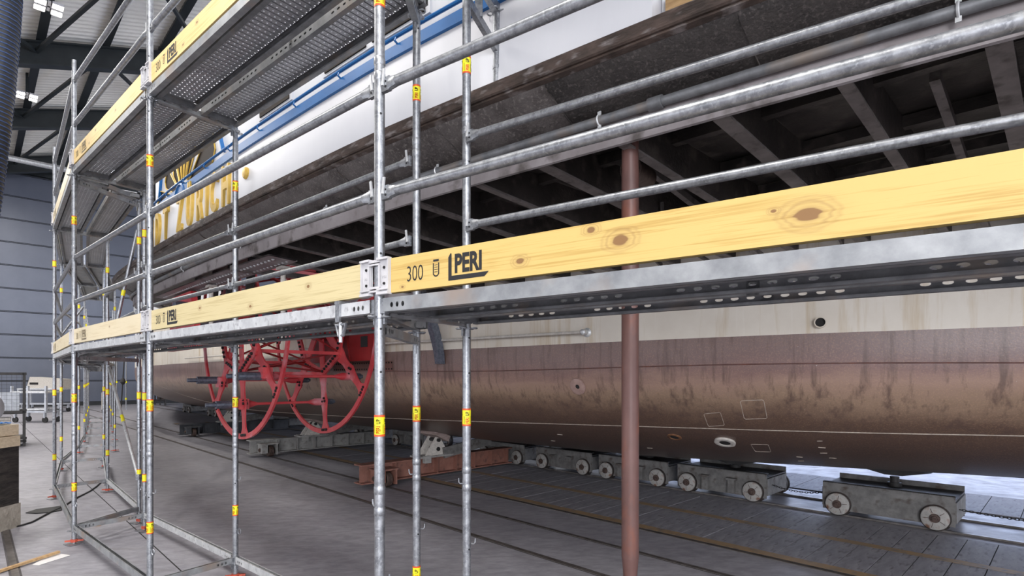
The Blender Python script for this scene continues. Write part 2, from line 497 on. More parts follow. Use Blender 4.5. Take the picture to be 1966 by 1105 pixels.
# ------------------------------------------------------------------ mesh helpers
class MB:
    def __init__(s):
        s.v, s.f = [], []

    def add(s, vs, fs):
        o = len(s.v)
        s.v += [V(p) for p in vs]
        s.f += [tuple(i + o for i in f) for f in fs]
        return s

    def box(s, c, size, ax=None):
        c = V(c)
        hx, hy, hz = size[0] / 2, size[1] / 2, size[2] / 2
        X, Y, Z = ax if ax else (V((1, 0, 0)), V((0, 1, 0)), V((0, 0, 1)))
        vs = [c + X * a * hx + Y * b * hy + Z * d * hz for a in (-1, 1) for b in (-1, 1) for d in (-1, 1)]
        return s.add(vs, [(0, 1, 3, 2), (4, 6, 7, 5), (0, 4, 5, 1), (2, 3, 7, 6), (0, 2, 6, 4), (1, 5, 7, 3)])

    def span(s, lo, hi):
        lo, hi = V(lo), V(hi)
        return s.box((lo + hi) / 2, hi - lo)

    def bar(s, p, q, w, h, up=(0, 0, 1), off=(0, 0)):
        p, q = V(p), V(q)
        X = (q - p).normalized()
        Y = V(up).cross(X).normalized()
        Z = X.cross(Y)
        return s.box((p + q) / 2 + Y * off[0] + Z * off[1], ((q - p).length, w, h), (X, Y, Z))

    def tube(s, pts, r, n=10, caps=True, closed=False):
        pts = [V(p) for p in pts]
        m = len(pts)
        rr = r if isinstance(r, (list, tuple)) else [r] * m
        base = None
        rings = []
        for i, p in enumerate(pts):
            if closed:
                d = pts[(i + 1) % m] - pts[i - 1]
            else:
                d = pts[min(i + 1, m - 1)] - pts[max(i - 1, 0)]
            d.normalize()
            if base is None:
                base = d.orthogonal().normalized()
            base = (base - d * base.dot(d)).normalized()
            b2 = d.cross(base)
            rings.append([p + base * rr[i] * math.cos(2 * math.pi * k / n) + b2 * rr[i] * math.sin(2 * math.pi * k / n) for k in range(n)])
        vs = [q for g in rings for q in g]
        fs = []
        for i in range(m if closed else m - 1):
            j = (i + 1) % m
            for k in range(n):
                fs.append((i * n + k, i * n + (k + 1) % n, j * n + (k + 1) % n, j * n + k))
        if caps and not closed:
            fs.append(tuple(range(n - 1, -1, -1)))
            fs.append(tuple((m - 1) * n + k for k in range(n)))
        return s.add(vs, fs)

    def lathe(s, o, ax, prof, n=20, caps=True):
        ax = V(ax).normalized()
        return s.tube([V(o) + ax * t for r, t in prof], [max(r, 1e-4) for r, t in prof], n, caps) if _mono(prof) else s._lathe(o, ax, prof, n)

    def _lathe(s, o, ax, prof, n=20):
        ax = V(ax).normalized()
        b = ax.orthogonal().normalized()
        c = ax.cross(b)
        vs, fs = [], []
        for r, t in prof:
            for k in range(n):
                a = 2 * math.pi * k / n
                vs.append(V(o) + ax * t + (b * math.cos(a) + c * math.sin(a)) * r)
        for i in range(len(prof) - 1):
            for k in range(n):
                fs.append((i * n + k, i * n + (k + 1) % n, (i + 1) * n + (k + 1) % n, (i + 1) * n + k))
        return s.add(vs, fs)

    def prism(s, poly, ext):
        poly = [V(p) for p in poly]
        ext = V(ext)
        n = len(poly)
        return s.add(poly + [p + ext for p in poly],
                     [tuple(range(n - 1, -1, -1)), tuple(range(n, 2 * n))] + [(i, (i + 1) % n, n + (i + 1) % n, n + i) for i in range(n)])

    def grid(s, rows, closed=False):
        n = len(rows[0])
        vs = [p for r in rows for p in r]
        fs = []
        for i in range(len(rows) - 1):
            for k in range(n if closed else n - 1):
                fs.append((i * n + k, i * n + (k + 1) % n, (i + 1) * n + (k + 1) % n, (i + 1) * n + k))
        return s.add(vs, fs)

    def holed(s, o, ex, ey, L, H, holes, n=12):
        """sheet L x H from corner o with oval holes (cx, cy, rx, ry, half cell width)"""
        o, ex, ey = V(o), V(ex), V(ey)
        x = 0.0
        for (cx, cy, rx, ry, a) in sorted(holes):
            if cx - a > x + 1e-5:
                s.add([o + ex * x, o + ex * (cx - a), o + ex * (cx - a) + ey * H, o + ex * x + ey * H], [(0, 1, 2, 3)])
            ins, outs = [], []
            angs = [2 * math.pi * k / n for k in range(n)]
            cors = [math.atan2(-cy, a), math.atan2(H - cy, a), math.atan2(H - cy, -a), math.atan2(-cy, -a)]
            angs = sorted(set([round(t % (2 * math.pi), 5) for t in angs + cors]))
            for t in angs:
                c_, s_ = math.cos(t), math.sin(t)
                ins.append(o + ex * (cx + rx * c_) + ey * (cy + ry * s_))
                sc = min(a / abs(c_) if abs(c_) > 1e-6 else 1e9, ((H - cy) / s_ if s_ > 1e-6 else (cy / -s_ if s_ < -1e-6 else 1e9)))
                outs.append(o + ex * (cx + sc * c_) + ey * (cy + sc * s_))
            k = len(angs)
            s.add(ins + outs, [(i, (i + 1) % k, k + (i + 1) % k, k + i) for i in range(k)])
            x = cx + a
        if L > x + 1e-5:
            s.add([o + ex * x, o + ex * L, o + ex * L + ey * H, o + ex * x + ey * H], [(0, 1, 2, 3)])
        return s

    def mesh(s, name, m=None, smooth=True, ang=35):
        me = bpy.data.meshes.new(name)
        me.from_pydata([tuple(p) for p in s.v], [], s.f)
        if m:
            me.materials.append(MATS[m])
        if smooth:
            me.polygons.foreach_set('use_smooth', [True] * len(me.polygons))
            me.set_sharp_from_angle(angle=R(ang))
        me.update()
        return me


def _mono(prof):
    return all(prof[i + 1][1] > prof[i][1] for i in range(len(prof) - 1))


def obj(name, me, parent=None, loc=(0, 0, 0), rot=None):
    o = bpy.data.objects.new(name, me)
    C.objects.link(o)
    if parent:
        o.parent = parent
    o.location = loc
    if rot is not None:
        o.rotation_euler = rot
    return o


def part(name, mb, m, parent, loc=(0, 0, 0), rot=None, **k):
    return obj(name, mb.mesh(name, m, **k), parent, loc, rot)


def tag(o, label, cat, group=None):
    o['label'], o['category'] = label, cat
    if group:
        o['group'] = group
    return o


def thing(name, label, cat, loc=(0, 0, 0), rz=0.0, group=None):
    o = bpy.data.objects.new(name, None)
    o.empty_display_size = 0.2
    C.objects.link(o)
    o.location = loc
    o.rotation_euler = (0, 0, rz)
    return tag(o, label, cat, group)


def struct(name, mb=None, m=None, loc=(0, 0, 0), rz=0.0, **k):
    o = obj(name, mb.mesh(name, m, **k) if mb else None, None, loc)
    o.rotation_euler = (0, 0, rz)
    o['kind'] = 'structure'
    return o


_cache = {}


def cached(key, fn):
    if key not in _cache:
        _cache[key] = fn()
    return _cache[key]


def text_mesh(s, size, m, ext=0.0006, bold=0.0, sx=1.0, align='LEFT'):
    """letters lying in local x-z, facing -y"""
    cu = bpy.data.curves.new('lettering', 'FONT')
    cu.body, cu.size, cu.extrude, cu.offset = s, size, ext, bold
    cu.align_x = align
    cu.resolution_u = 4
    o = bpy.data.objects.new('lettering', cu)
    C.objects.link(o)
    bpy.context.view_layer.update()
    me = bpy.data.meshes.new_from_object(o.evaluated_get(bpy.context.evaluated_depsgraph_get()))
    bpy.data.objects.remove(o)
    for q in me.vertices:
        x, y, z = q.co
        q.co = (x * sx, -z, y)
    me.materials.clear()
    me.materials.append(MATS[m])
    return me


def interp(pts, x):
    """smooth (Catmull-Rom) interpolation of (x, y) pairs"""
    if x <= pts[0][0]:
        a, b = pts[0], pts[1]
        return a[1] + (b[1] - a[1]) * (x - a[0]) / (b[0] - a[0])
    if x >= pts[-1][0]:
        return pts[-1][1]
    for i in range(len(pts) - 1):
        if pts[i][0] <= x <= pts[i + 1][0]:
            x0, y0 = pts[i]
            x1, y1 = pts[i + 1]
            m0 = (y1 - pts[i - 1][1]) / (x1 - pts[i - 1][0]) if i > 0 else (y1 - y0) / (x1 - x0)
            m1 = (pts[i + 2][1] - y0) / (pts[i + 2][0] - x0) if i + 2 < len(pts) else (y1 - y0) / (x1 - x0)
            d = x1 - x0
            t = (x - x0) / d
            return (2 * t ** 3 - 3 * t ** 2 + 1) * y0 + (t ** 3 - 2 * t ** 2 + t) * d * m0 + (-2 * t ** 3 + 3 * t ** 2) * y1 + (t ** 3 - t ** 2) * d * m1


def frange(a, b, n):
    return [a + (b - a) * i / (n - 1) for i in range(n)]


# ------------------------------------------------------------------ the hall
fl = struct('floor', MB().grid([[SW(-30, v, 0) for v in (-40, 45)], [SW(60, v, 0) for v in (-40, 45)]]), 'floor_concrete')


def fpart(name, mb, m):
    o = part(name, mb, m, fl)
    o.rotation_euler = (0, 0, RZ)
    return o


# narrow paving slabs beside the slipway track and beyond it
random.seed(3)
sl = MB().box((0, 0, 0), (0.262, 2.16, 0.03)).mesh('slab', 'slab')
sl2 = MB().box((0, 0, 0), (0.40, 1.52, 0.03)).mesh('slab', 'slab')
fpart('slab_bed', MB().span(S(24, 6.0, 0.001), S(-3, 8.24, 0.004)), 'joint_dark')
fpart('slab_bed', MB().span(S(16, 9.98, 0.001), S(-6, 11.55, 0.004)), 'joint_dark')
for i in range(88):
    o = obj('slab', sl, fl, SW(-2.8 + 0.272 * i, 7.12, random.uniform(-0.0015, 0.0015)))
    o.rotation_euler = (0, 0, RZ)
for i in range(44):
    o = obj('slab', sl2, fl, SW(-4.2 + 0.41 * i, 10.76, random.uniform(-0.0015, 0.0015)))
    o.rotation_euler = (0, 0, RZ)
for v in (6.02, 7.13):
    fpart('painted_line', MB().span(S(26, v - 0.07, 0.0165), S(-3, v + 0.07, 0.0180)), 'orange_line')
fpart('kerb_edge', MB().span(S(26, 5.90, 0.001), S(-3, 5.95, 0.009)), 'rail_steel')
for v in (5.12, 4.28, 0.30, 8.47, 9.33):
    z = 0.022 if v > 8 else 0.003
    fpart('rail_groove', MB().span(S(46, v - 0.045, 0.0005), S(-8, v + 0.045, 0.0022)), 'groove_fill')
    fpart('rail', MB().span(S(46, v - 0.028, 0.0005), S(-8, v + 0.028, z + 0.004)), 'rail_steel')
fpart('joint_line', MB().span(S(46, 1.45, 0.0003), S(-4, 1.462, 0.0015)), 'joint_dark')

WU = 48.0
wl = struct('wall_back', MB().span(S(WU + 0.3, -30, 0), S(WU + 0.08, 40, 16.5)), 'wall_groove', rz=RZ)
zz = 0.25
pm = cached('panel', lambda: MB().box((0, 0, 0), (0.06, 11.6, 1.385)).mesh('panel', 'wall_panel'))
while zz < 14.6:
    for k in range(6):
        obj('panel', pm, wl, S(WU + 0.05, -24 + 11.66 * k, zz + 0.72))
    m = cached('lip', lambda: MB().box((0, 0, 0), (0.09, 70, 0.02)).mesh('joint_lip', 'wall_panel'))
    obj('joint_lip', m, wl, S(WU + 0.045, 5, zz + 1.462))
    zz += 1.49
part('eaves_rail', MB().span(S(WU - 0.2, -28, 15.2), S(WU + 0.05, 40, 15.55)), 'beam_black', wl)
part('skirting', MB().span(S(WU - 0.02, -28, 0), S(WU + 0.08, 40, 0.25)), 'wall_groove', wl)

PITCH, ROOF0 = 0.315, 15.35


def zr(v):
    return ROOF0 + PITCH * min(v, 15.0 - max(0, v - 15.0))


ce = MB()
rows = []
x = 4.0
while x < 48.4:
    for dx, dz in ((0, 0), (0.13, 0), (0.165, 0.09), (0.295, 0.09)):
        rows.append([S(x + dx, v, zr(v) + dz) for v in (-30, 15, 44)])
    x += 0.33
ce.grid(rows)
cl = struct('ceiling', ce, 'roof_sheet', rz=RZ, ang=10)
cl2 = part('roof_sheet', MB().grid([[S(u, v, zr(v)) for v in (-30, 15, 44)] for u in (-25, 4)]), 'roof_sheet', cl)
for u in (46.6, 38, 30, 22, 14, 6, -2):
    m = MB()
    for (z0, z1, w) in ((-1.22, -1.16, 0.42), (-1.16, -0.28, 0.05), (-0.28, -0.22, 0.42)):
        for (va, vb) in ((-29, 15), (15, 43)):
            pa, pb = S(u, va, zr(va) + (z0 + z1) / 2), S(u, vb, zr(vb) + (z0 + z1) / 2)
            m.bar(pa, pb, w, z1 - z0)
    part('rafter', m, 'beam_black', cl)
v = -24.0
while v < 15:
    part('purlin', MB().bar(S(47.5, v, zr(v) - 0.11), S(2, v, zr(v) - 0.11), 0.24, 0.20).bar(S(47.5, v, zr(v) - 0.2), S(2, v, zr(v) - 0.2), 0.30, 0.03), 'beam_black', cl)
    v += 2.17
for (u0, u1) in ((22, 30), (30, 38), (38, 46.6), (14, 22)):
    for (va, vb) in ((-2.4, 1.9), (4.1, 1.9), (4.1, 8.4), (-2.4, -6.7)):
        part('wind_brace', MB().bar(S(u0, va, zr(va) - 0.62), S(u1, vb, zr(vb) - 0.62), 0.13, 0.13), 'beam_black', cl)
part('service_pipe', MB().tube([S(42, -20, 14.27), S(42, 8, 14.27)], 0.16, 12), 'galv_bright', cl)


def hall_lamp(u, v, z, label):
    t = thing('hall_floodlight', label, 'lamp', SW(u, v, z), RZ, 'floodlight clusters under the roof')
    part('hanger', MB().span((-0.05, -0.05, 0.0), (0.05, 0.05, max(0.3, zr(v) - z))), 'beam_black', t)
    part('cross_frame', MB().span((-0.30, -0.04, -0.03), (0.30, 0.04, 0.03)).span((-0.04, -0.30, -0.03), (0.04, 0.30, 0.03)), 'cast_grey', t)
    for a in (-1, 1):
        for b in (-1, 1):
            h = part('lamp_head', MB().box((a * 0.22, b * 0.22, -0.02), (0.30, 0.30, 0.08)), 'cast_grey', t)
            part('lens', MB().box((a * 0.22, b * 0.22, -0.065), (0.27, 0.27, 0.012)), 'lamp_glow', h)
    l = bpy.data.lights.new('floodlight', 'AREA')
    l.energy, l.size, l.color = 420, 0.7, (1.0, 0.94, 0.85)
    lo = bpy.data.objects.new('light', l)
    C.objects.link(lo)
    lo.parent = t
    lo.location = (0, 0, -0.12)
    return t


hall_lamp(23.8, 1.83, 14.2, 'bright four-headed floodlight under the roof at the top left corner')
hall_lamp(33.8, 1.83, 14.9, 'bright four-headed floodlight further back, below the big dark rafter')

# ------------------------------------------------------------------ the ship
EDGE = [(-8, 4.9), (-3, 3.45), (0, 2.72), (1.245, 2.50), (1.97, 2.385), (2.76, 2.262), (3.65, 2.14), (5, 2.02), (6.2, 1.935), (9.05, 1.82), (12.26, 1.86), (13.4, 2.25), (15, 3.1), (17, 4.3)]
PBOX = [(-8, 4.9), (-3, 3.45), (0, 2.72), (1.245, 2.50), (1.97, 2.385), (2.76, 2.262), (3.65, 2.14), (5, 2.02), (6.2, 1.935), (9.05, 1.82), (9.8, 1.93), (10.5, 2.2), (11.2, 2.7), (12, 3.5), (13, 4.6)]
SIDE = [(-8.4, 7.3), (-5, 7.0), (-1.7, 6.5), (0.3, 6.05), (1.97, 5.56), (3.8, 5.25), (6, 5.0), (7.6, 4.72), (10, 4.54), (13, 4.41), (15, 4.35), (19.3, 4.2), (25, 4.5), (31, 5.6), (36.5, 7.1), (41.5, 8.5), (44.5, 8.98)]
VC = 9.0
ZB, ZK = 2.29, 2.0


def edge(u):
    return interp(EDGE, u)


def side(u):
    return min(interp(SIDE, u), 8.98)


def keel(u):
    return 0.56 + 0.042 * max(0.0, 5.0 - u) if u < 36 else 0.56 + 1.5 * ((u - 36) / 8.5) ** 2.2


def sec(u, th, far=False):
    B = VC - side(u)
    zk = keel(u)
    v = VC - B * math.cos(th) ** 0.95
    z = ZK - (ZK - zk) * math.sin(th) ** 0.95
    return v, z


ship = thing('paddle_steamer', 'old white paddle steamer with bare brown hull standing in the hall', 'ship', (0, 0, 0), RZ)
us = frange(-9.5, 44.4, 110)
rows = []
for u in us:
    r = []
    for th in frange(0, math.pi / 2, 15):
        v, z = sec(u, th)
        r.append(S(u, v, z))
    rows.append([S(u, side(u) - 0.0, ZB), S(u, side(u) - 0.01, 2.15)] + r)
hb = MB().grid(rows)
# the other half of the shell, so that the hull closes under the keel
rows2 = [[S(-p.x, 2 * VC - p.y, p.z) for p in r] for r in rows]
hb.grid(rows2)
hull = part('hull_underbody', hb, 'hull_brown', ship, ang=60)
ct = MB()
ct.grid([[S(u, side(u), z) for z in (ZB, 2.9, 3.5)] for u in us])
ct.grid([[S(u, 2 * VC - side(u), z) for z in (ZB, 2.9, 3.5)] for u in us])
top = part('hull_topside', ct, 'hull_cream', ship, ang=60)
bow = MB().grid([[S(u, side(u) - 0.25 * ((max(u, 30) - 30) / 14) * (z - 3.5), z) for z in (3.5, 4.2, 4.9)] for u in frange(14, 44.4, 40)])
part('bow_bulwark', bow, 'white_paint', ship, ang=60)
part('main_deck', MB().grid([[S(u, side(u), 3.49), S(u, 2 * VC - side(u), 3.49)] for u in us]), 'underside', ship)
part('hull_weld', MB().tube([S(u, side(u) - 0.004, 1.99 + 0.02 * math.sin(u * 0.8)) for u in frange(-3, 10, 60)], 0.006, 6), 'prop_brown', ship)
part('keel_bar', MB().grid([[S(u, VC - 0.25, keel(u) + 0.02), S(u, VC - 0.12, keel(u) - 0.06), S(u, VC + 0.12, keel(u) - 0.06), S(u, VC + 0.25, keel(u) + 0.02)] for u in us]), 'hull_brown', ship)

bvh = BVHTree.FromPolygons([tuple(p) for p in hb.v] + [tuple(p) for p in ct.v], hb.f + [tuple(i + len(hb.v) for i in f) for f in ct.f])
RI = Matrix.Rotation(-RZ, 3, 'Z')


def on_hull(px, py):
    """point of the hull side (ship coordinates) and its outward normal, found by sighting from the photographer's stand"""
    o = RI @ V((0, 0, EYE))
    d = RI @ V(((px - CX) / FPX, 1, (HY - py) / FPX)).normalized()
    p, n, i, dd = bvh.ray_cast(o, d)
    if n.dot(d) > 0:
        n = -n
    return p, n


# fittings on the hull side
wq = [(296, 736), (350, 757), (400, 771), (474, 785), (600, 795), (738, 802), (900, 808), (1100, 814), (1300, 820), (1500, 826), (1700, 831), (1966, 836), (2100, 839)]
pts = []
for x_ in frange(298, 2090, 90):
    q, n = on_hull(x_, interp(wq, x_))
    pts.append(q + n * 0.002)
part('hull_weld', MB().tube(pts, 0.0055, 6), 'weld', ship)
def flange(px, py, ro, ri, th, m, name, inner='joint_dark'):
    p, n = on_hull(px, py)
    f = part(name, MB()._lathe(p, n, [(ro, -0.03), (ro, th), (ro * 0.9, th + 0.004), (ri * 1.1, th + 0.004), (ri, th), (ri, -0.05)], 24), m, ship)
    part('bore', MB().lathe(p - n * 0.01, n, [(ri * 1.02, 0.0), (ri * 1.02, 0.01 + th * 0.75)], 18), inner, f)
    return f


flange(1110, 741, 0.105, 0.028, 0.018, 'flange_brown', 'bolted_flange')
flange(1392, 847, 0.115, 0.062, 0.022, 'flange_white', 'sea_chest_ring')
flange(1295, 838, 0.085, 0.05, 0.008, 'rust', 'rusty_outlet')
p, n = on_hull(1575, 619)
part('scupper', MB()._lathe(p, n, [(0.052, -0.03), (0.052, 0.05), (0.042, 0.05), (0.042, -0.02)], 20), 'hull_cream', ship)
part('scupper_bore', MB().lathe(p, n, [(0.042, 0.0), (0.042, 0.02)], 18), 'joint_dark', ship)
for poly in ([(1421, 769), (1466, 767), (1473, 803), (1429, 804)], [(1351, 794), (1383, 791), (1391, 816), (1360, 818)], [(1441, 852), (1475, 853), (1480, 867), (1450, 866)]):
    pts = []
    for i in range(4):
        a, b = poly[i], poly[(i + 1) % 4]
        for t in (0.06, 0.35, 0.65, 0.94):
            q, n = on_hull(a[0] + (b[0] - a[0]) * t, a[1] + (b[1] - a[1]) * t)
            pts.append(q + n * 0.001)
    part('patch_weld', MB().tube(pts, 0.0032, 6, closed=True), 'weld', ship)
for a, b in (((1569, 846), (1579, 846)), ((1571, 858), (1585, 859)), ((1575, 869), (1588, 869)), ((1592, 878), (1606, 879)), ((1529, 876), (1541, 877)), ((1533, 884), (1543, 884)),
             ((1070, 833), (1080, 834)), ((1058, 845), (1066, 846)), ((1243, 859), (1253, 860))):
    pts = []
    for t in (0, 0.5, 1):
        q, n = on_hull(a[0] + (b[0] - a[0]) * t, a[1] + (b[1] - a[1]) * t)
        pts.append(q + n * 0.001)
    part('weld_bead', MB().tube(pts, 0.005, 6), 'weld', ship)
# stand-off rod along the side
pa, n = on_hull(1128, 638)
mid = [S(u, side(u) - 0.09, 2.42) for u in frange(5.4, 17, 14)]
rod = part('side_rod', MB().tube([pa + n * 0.10] + mid, 0.018, 8), 'flange_white', ship)
part('rod_end', MB().lathe(pa - n * 0.0, n, [(0.055, 0.0), (0.055, 0.015), (0.03, 0.03), (0.034, 0.07), (0.034, 0.12), (0.015, 0.135)], 16), 'galv_bright', rod)

# riveted doubler behind the wheel and curved bracket
u0 = 6.44
m = MB()
for i in range(9):
    t = i / 8
    zt = 3.2 - 1.12 * t
    vv = side(u0) - 0.42 * (1 - t) ** 1.6 - 0.02
    w = 0.17 - 0.09 * t
    m.add([S(u0 - w / 2, vv - 0.12, zt), S(u0 + w / 2, vv - 0.12, zt), S(u0 + w / 2, vv, zt), S(u0 - w / 2, vv, zt)], [])
o_ = [(0, 1, 2, 3)] + [(i * 4 + k, i * 4 + (k + 1) % 4, i * 4 + 4 + (k + 1) % 4, i * 4 + 4 + k) for i in range(8) for k in range(4)] + [(32, 33, 34, 35)]
m.f = o_
part('curved_bracket', m, 'shaft_steel', ship)
m = MB().grid([[S(u, side(u) - 0.012, z) for z in (1.99, 2.15)] for u in frange(7.5, 9.2, 8)])
part('doubler_plate', m, 'prop_brown', ship)
m = MB()
for i in range(26):
    u = 7.52 + 0.065 * i
    for z in (2.02, 2.12):
        m.lathe(S(u, side(u) - 0.012, z), (0, -1, 0), [(0.014, 0), (0.012, 0.008), (0.004, 0.012)], 6)
part('rivets', m, 'bolt', ship)['kind'] = 'stuff'

# sponson: strake, flared plate, fascia, underside
usp = frange(-6, 16.9, 115)
part('rubbing_strake', MB().grid([[S(u, edge(u) + 0.05, 3.60), S(u, edge(u) - 0.025, 3.598), S(u, edge(u) - 0.035, 3.605), S(u, edge(u) - 0.035, 3.672), S(u, edge(u) - 0.025, 3.68), S(u, edge(u) + 0.08, 3.682)] for u in usp]), 'strake_rust', ship)
part('deck_edge_angle', MB().grid([[S(u, edge(u) - 0.01, 3.602), S(u, edge(u) - 0.012, 3.585), S(u, edge(u) + 0.02, 3.575)] for u in usp]), 'strake_rust', ship)
seams = [-1.2, 0.0, 1.10, 2.16, 3.02, 4.2, 5.6, 7.2, 8.4, 9.6, 10.8, 12.0, 13.2, 14.6, 16]
for i in range(len(seams) - 1):
    uu = frange(seams[i] - 0.001, seams[i + 1] + 0.001, 10)
    j = 0.006 * (i % 2)
    part('flare_plate', MB().grid([[S(u, edge(u) + 0.01, 3.59), S(u, edge(u) + 0.045, 3.55 - j), S(u, edge(u) + 0.20, 3.47 - j), S(u, edge(u) + 0.30, 3.42)] for u in uu]), 'flare_plate' if seams[i] > 2.1 else 'flare_shaded', ship)
    m = MB().tube([S(uu[-1], edge(uu[-1]) + 0.035, 3.56), S(uu[-1], edge(uu[-1]) + 0.20, 3.466), S(uu[-1], edge(uu[-1]) + 0.30, 3.415)], 0.0045, 6)
    part('plate_seam', m, 'underside', ship)
part('sponson_deck', MB().grid([[S(u, edge(u) + 0.06, 3.675), S(u, side(u) + 0.05, 3.675)] for u in usp if u < 7.05]).grid([[S(u, edge(u) + 0.06, 3.675), S(u, edge(u) + 0.8, 3.675)] for u in usp if 6.9 < u < 14]), 'timber_old', ship)
uf = [u for u in usp if u < 14]
part('fascia_plate', MB().grid([[S(u, edge(u) + 0.30, 3.44), S(u, edge(u) + 0.285, 3.43), S(u, edge(u) + 0.285, 3.23), S(u, edge(u) + 0.30, 3.225), S(u, edge(u) + 0.31, 3.23), S(u, edge(u) + 0.31, 3.44)] for u in uf]), 'fascia', ship)
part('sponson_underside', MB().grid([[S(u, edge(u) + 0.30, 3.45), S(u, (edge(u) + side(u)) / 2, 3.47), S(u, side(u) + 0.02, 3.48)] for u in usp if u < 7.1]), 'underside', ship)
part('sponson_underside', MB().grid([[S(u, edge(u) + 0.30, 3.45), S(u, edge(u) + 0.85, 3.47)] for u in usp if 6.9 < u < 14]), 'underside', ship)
cp = [S(u, edge(u) + 0.255, 3.385) for u in frange(-3, 13, 80)]
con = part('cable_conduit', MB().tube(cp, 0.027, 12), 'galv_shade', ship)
for u in (0.35, 1.22 + 0.75, 3.28, 4.75, 6.6, 8.6):
    v = edge(u) + 0.255
    part('pipe_clip', MB().box(S(u - 0.012, v - 0.004, 3.425), (0.022, 0.008, 0.022)).box(S(u - 0.012, v - 0.004, 3.345), (0.022, 0.008, 0.022)).tube([S(u - 0.012, v + 0.031 * math.cos(a), 3.385 + 0.031 * math.sin(a)) for a in frange(1.45, 4.85, 10)], 0.006, 5), 'galv_bright', con)
u = 1.62
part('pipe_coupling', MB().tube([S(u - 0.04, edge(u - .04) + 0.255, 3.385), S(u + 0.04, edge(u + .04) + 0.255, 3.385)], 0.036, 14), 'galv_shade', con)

# outrigger beams and brackets under the sponson
k = 0
for u in (-2.4, -1.7, -1.0, -0.35, 0.22, 0.75, 1.30, 1.85, 2.40, 2.95, 3.6, 4.3, 5.0, 5.7, 6.4):
    k += 1
    e, s_ = edge(u) + 0.31, side(u)
    w = 0.085 if k % 2 else 0.06
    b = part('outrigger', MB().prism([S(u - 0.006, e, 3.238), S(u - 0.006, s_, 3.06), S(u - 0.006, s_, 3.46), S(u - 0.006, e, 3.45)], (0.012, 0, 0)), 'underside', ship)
    part('beam_flange', MB().bar(S(u, e, 3.236), S(u, s_, 3.05), w, 0.014), 'bracket_steel', b)
    if k % 3 == 1:
        part('knee', MB().prism([S(u + 0.2, s_ - 0.9, 3.44), S(u + 0.2, s_, 3.05), S(u + 0.2, s_, 3.44)], (0.02, 0, 0)), 'bracket_steel', b)
    if k % 3 == 2:
        part('stiffener', MB().bar(S(u + 0.28, e + 0.5, 3.40), S(u + 0.28, s_ - 0.1, 3.05), 0.045, 0.05), 'bracket_steel', b)
for v_ in (2.9, 3.6, 4.3):
    part('underside_stringer', MB().bar(S(-4, v_ + 0.8, 3.42), S(6.8, v_, 3.42), 0.06, 0.07), 'underside', ship)
q = S(2.15, 3.45, 3.30)
part('drain_pipe', MB()._lathe(q, (0.2, -0.75, -0.1), [(0.075, 0), (0.075, 0.35), (0.065, 0.35), (0.065, 0.05)], 18), 'hub_rust', ship)
part('drain_stub', MB().tube([S(2.55, 3.1, 3.45), S(2.55, 3.1, 3.30)], 0.025, 10), 'bracket_steel', ship)
part('bent_pipe', MB().tube([S(2.35, 4.0, 3.3), S(2.38, 4.05, 3.12), S(2.42, 4.2, 3.08), S(2.5, 5.2, 3.0)], 0.02, 8), 'underside', ship)
# beams and posts around the wheel opening
part('wheel_opening_frame', MB().bar(S(7.0, 2.2, 3.18), S(7.0, 4.7, 3.18), 0.10, 0.06), 'bracket_steel', ship)
part('wheel_opening_frame', MB().bar(S(11.2, 3.1, 3.18), S(11.2, 4.4, 3.18), 0.16, 0.06), 'bracket_steel', ship)
pl = part('perforated_flange', MB().grid([[S(u, edge(u) + 0.31, 3.19), S(u, edge(u) + 0.62, 3.17), S(u, edge(u) + 0.62, 3.155), S(u, edge(u) + 0.31, 3.175)] for u in frange(6.0, 10.4, 14)]), 'fascia', ship)
m = MB()
for i in range(44):
    u = 6.1 + 0.095 * i
    for dv in (0.40, 0.55):
        m.lathe(S(u, edge(u) + dv, 3.165), (0, 0, -1), [(0.018, 0), (0.015, 0.012), (0.004, 0.018)], 6)
part('rivet_heads', m, 'cast_grey', pl)['kind'] = 'stuff'
for (u, v) in ((6.35, 2.55), (8.3, 2.35)):
    po = part('rail_post', MB().tube([S(u, v, 2.3), S(u, v, 3.12)], 0.028, 10), 'flange_white', ship)
    part('post_cap', MB().box(S(u, v, 3.13), (0.16, 0.10, 0.03)), 'flange_white', po)
for u in (7.4, 8.2, 8.9, 9.8):
    part('wheel_house_frame', MB().bar(S(u, 2.62, 3.9), S(u + 0.25, 2.62, 2.9), 0.03, 0.10, (0, 1, 0)), 'dark_steel', ship)
part('wheel_house_wall', MB().grid([[S(u, side(u) - 0.03, z) for z in (2.9, 4.9)] for u in frange(7.0, 11.2, 8)]), 'white_paint', ship)
part('shaft_bearing', MB().prism([S(8.3, 4.42, 2.15), S(9.8, 4.42, 2.15), S(9.5, 4.42, 3.1), S(8.6, 4.42, 3.1)], (0, 0.10, 0)).box(S(7.95, 4.46, 2.5), (0.8, 0.06, 0.7)), 'red_dark', ship)
part('bearing_slot', MB().box(S(7.85, 4.425, 2.45), (0.19, 0.02, 0.17)), 'joint_dark', ship)
part('outer_bearing', MB().prism([S(10.2, 2.25, 2.3), S(8.6, 2.25, 2.3), S(8.9, 2.25, 3.13), S(9.9, 2.25, 3.13)], (0, 0.08, 0)), 'red_paint', ship)

# bulwark, blue bands, deckhouse wall with slit windows
ub = frange(1.52, 11.8, 70)


def wallv(u, z):
    return interp(PBOX, u) + 0.035 + 0.03 * (z - 3.68)


def u_at(px):
    lo_, hi_ = 2.0, 11.5
    for _ in range(40):
        mid_ = (lo_ + hi_) / 2
        w_ = SW(mid_, wallv(mid_, 3.9))
        if CX + FPX * w_.x / w_.y > px:
            lo_ = mid_
        else:
            hi_ = mid_
    return lo_


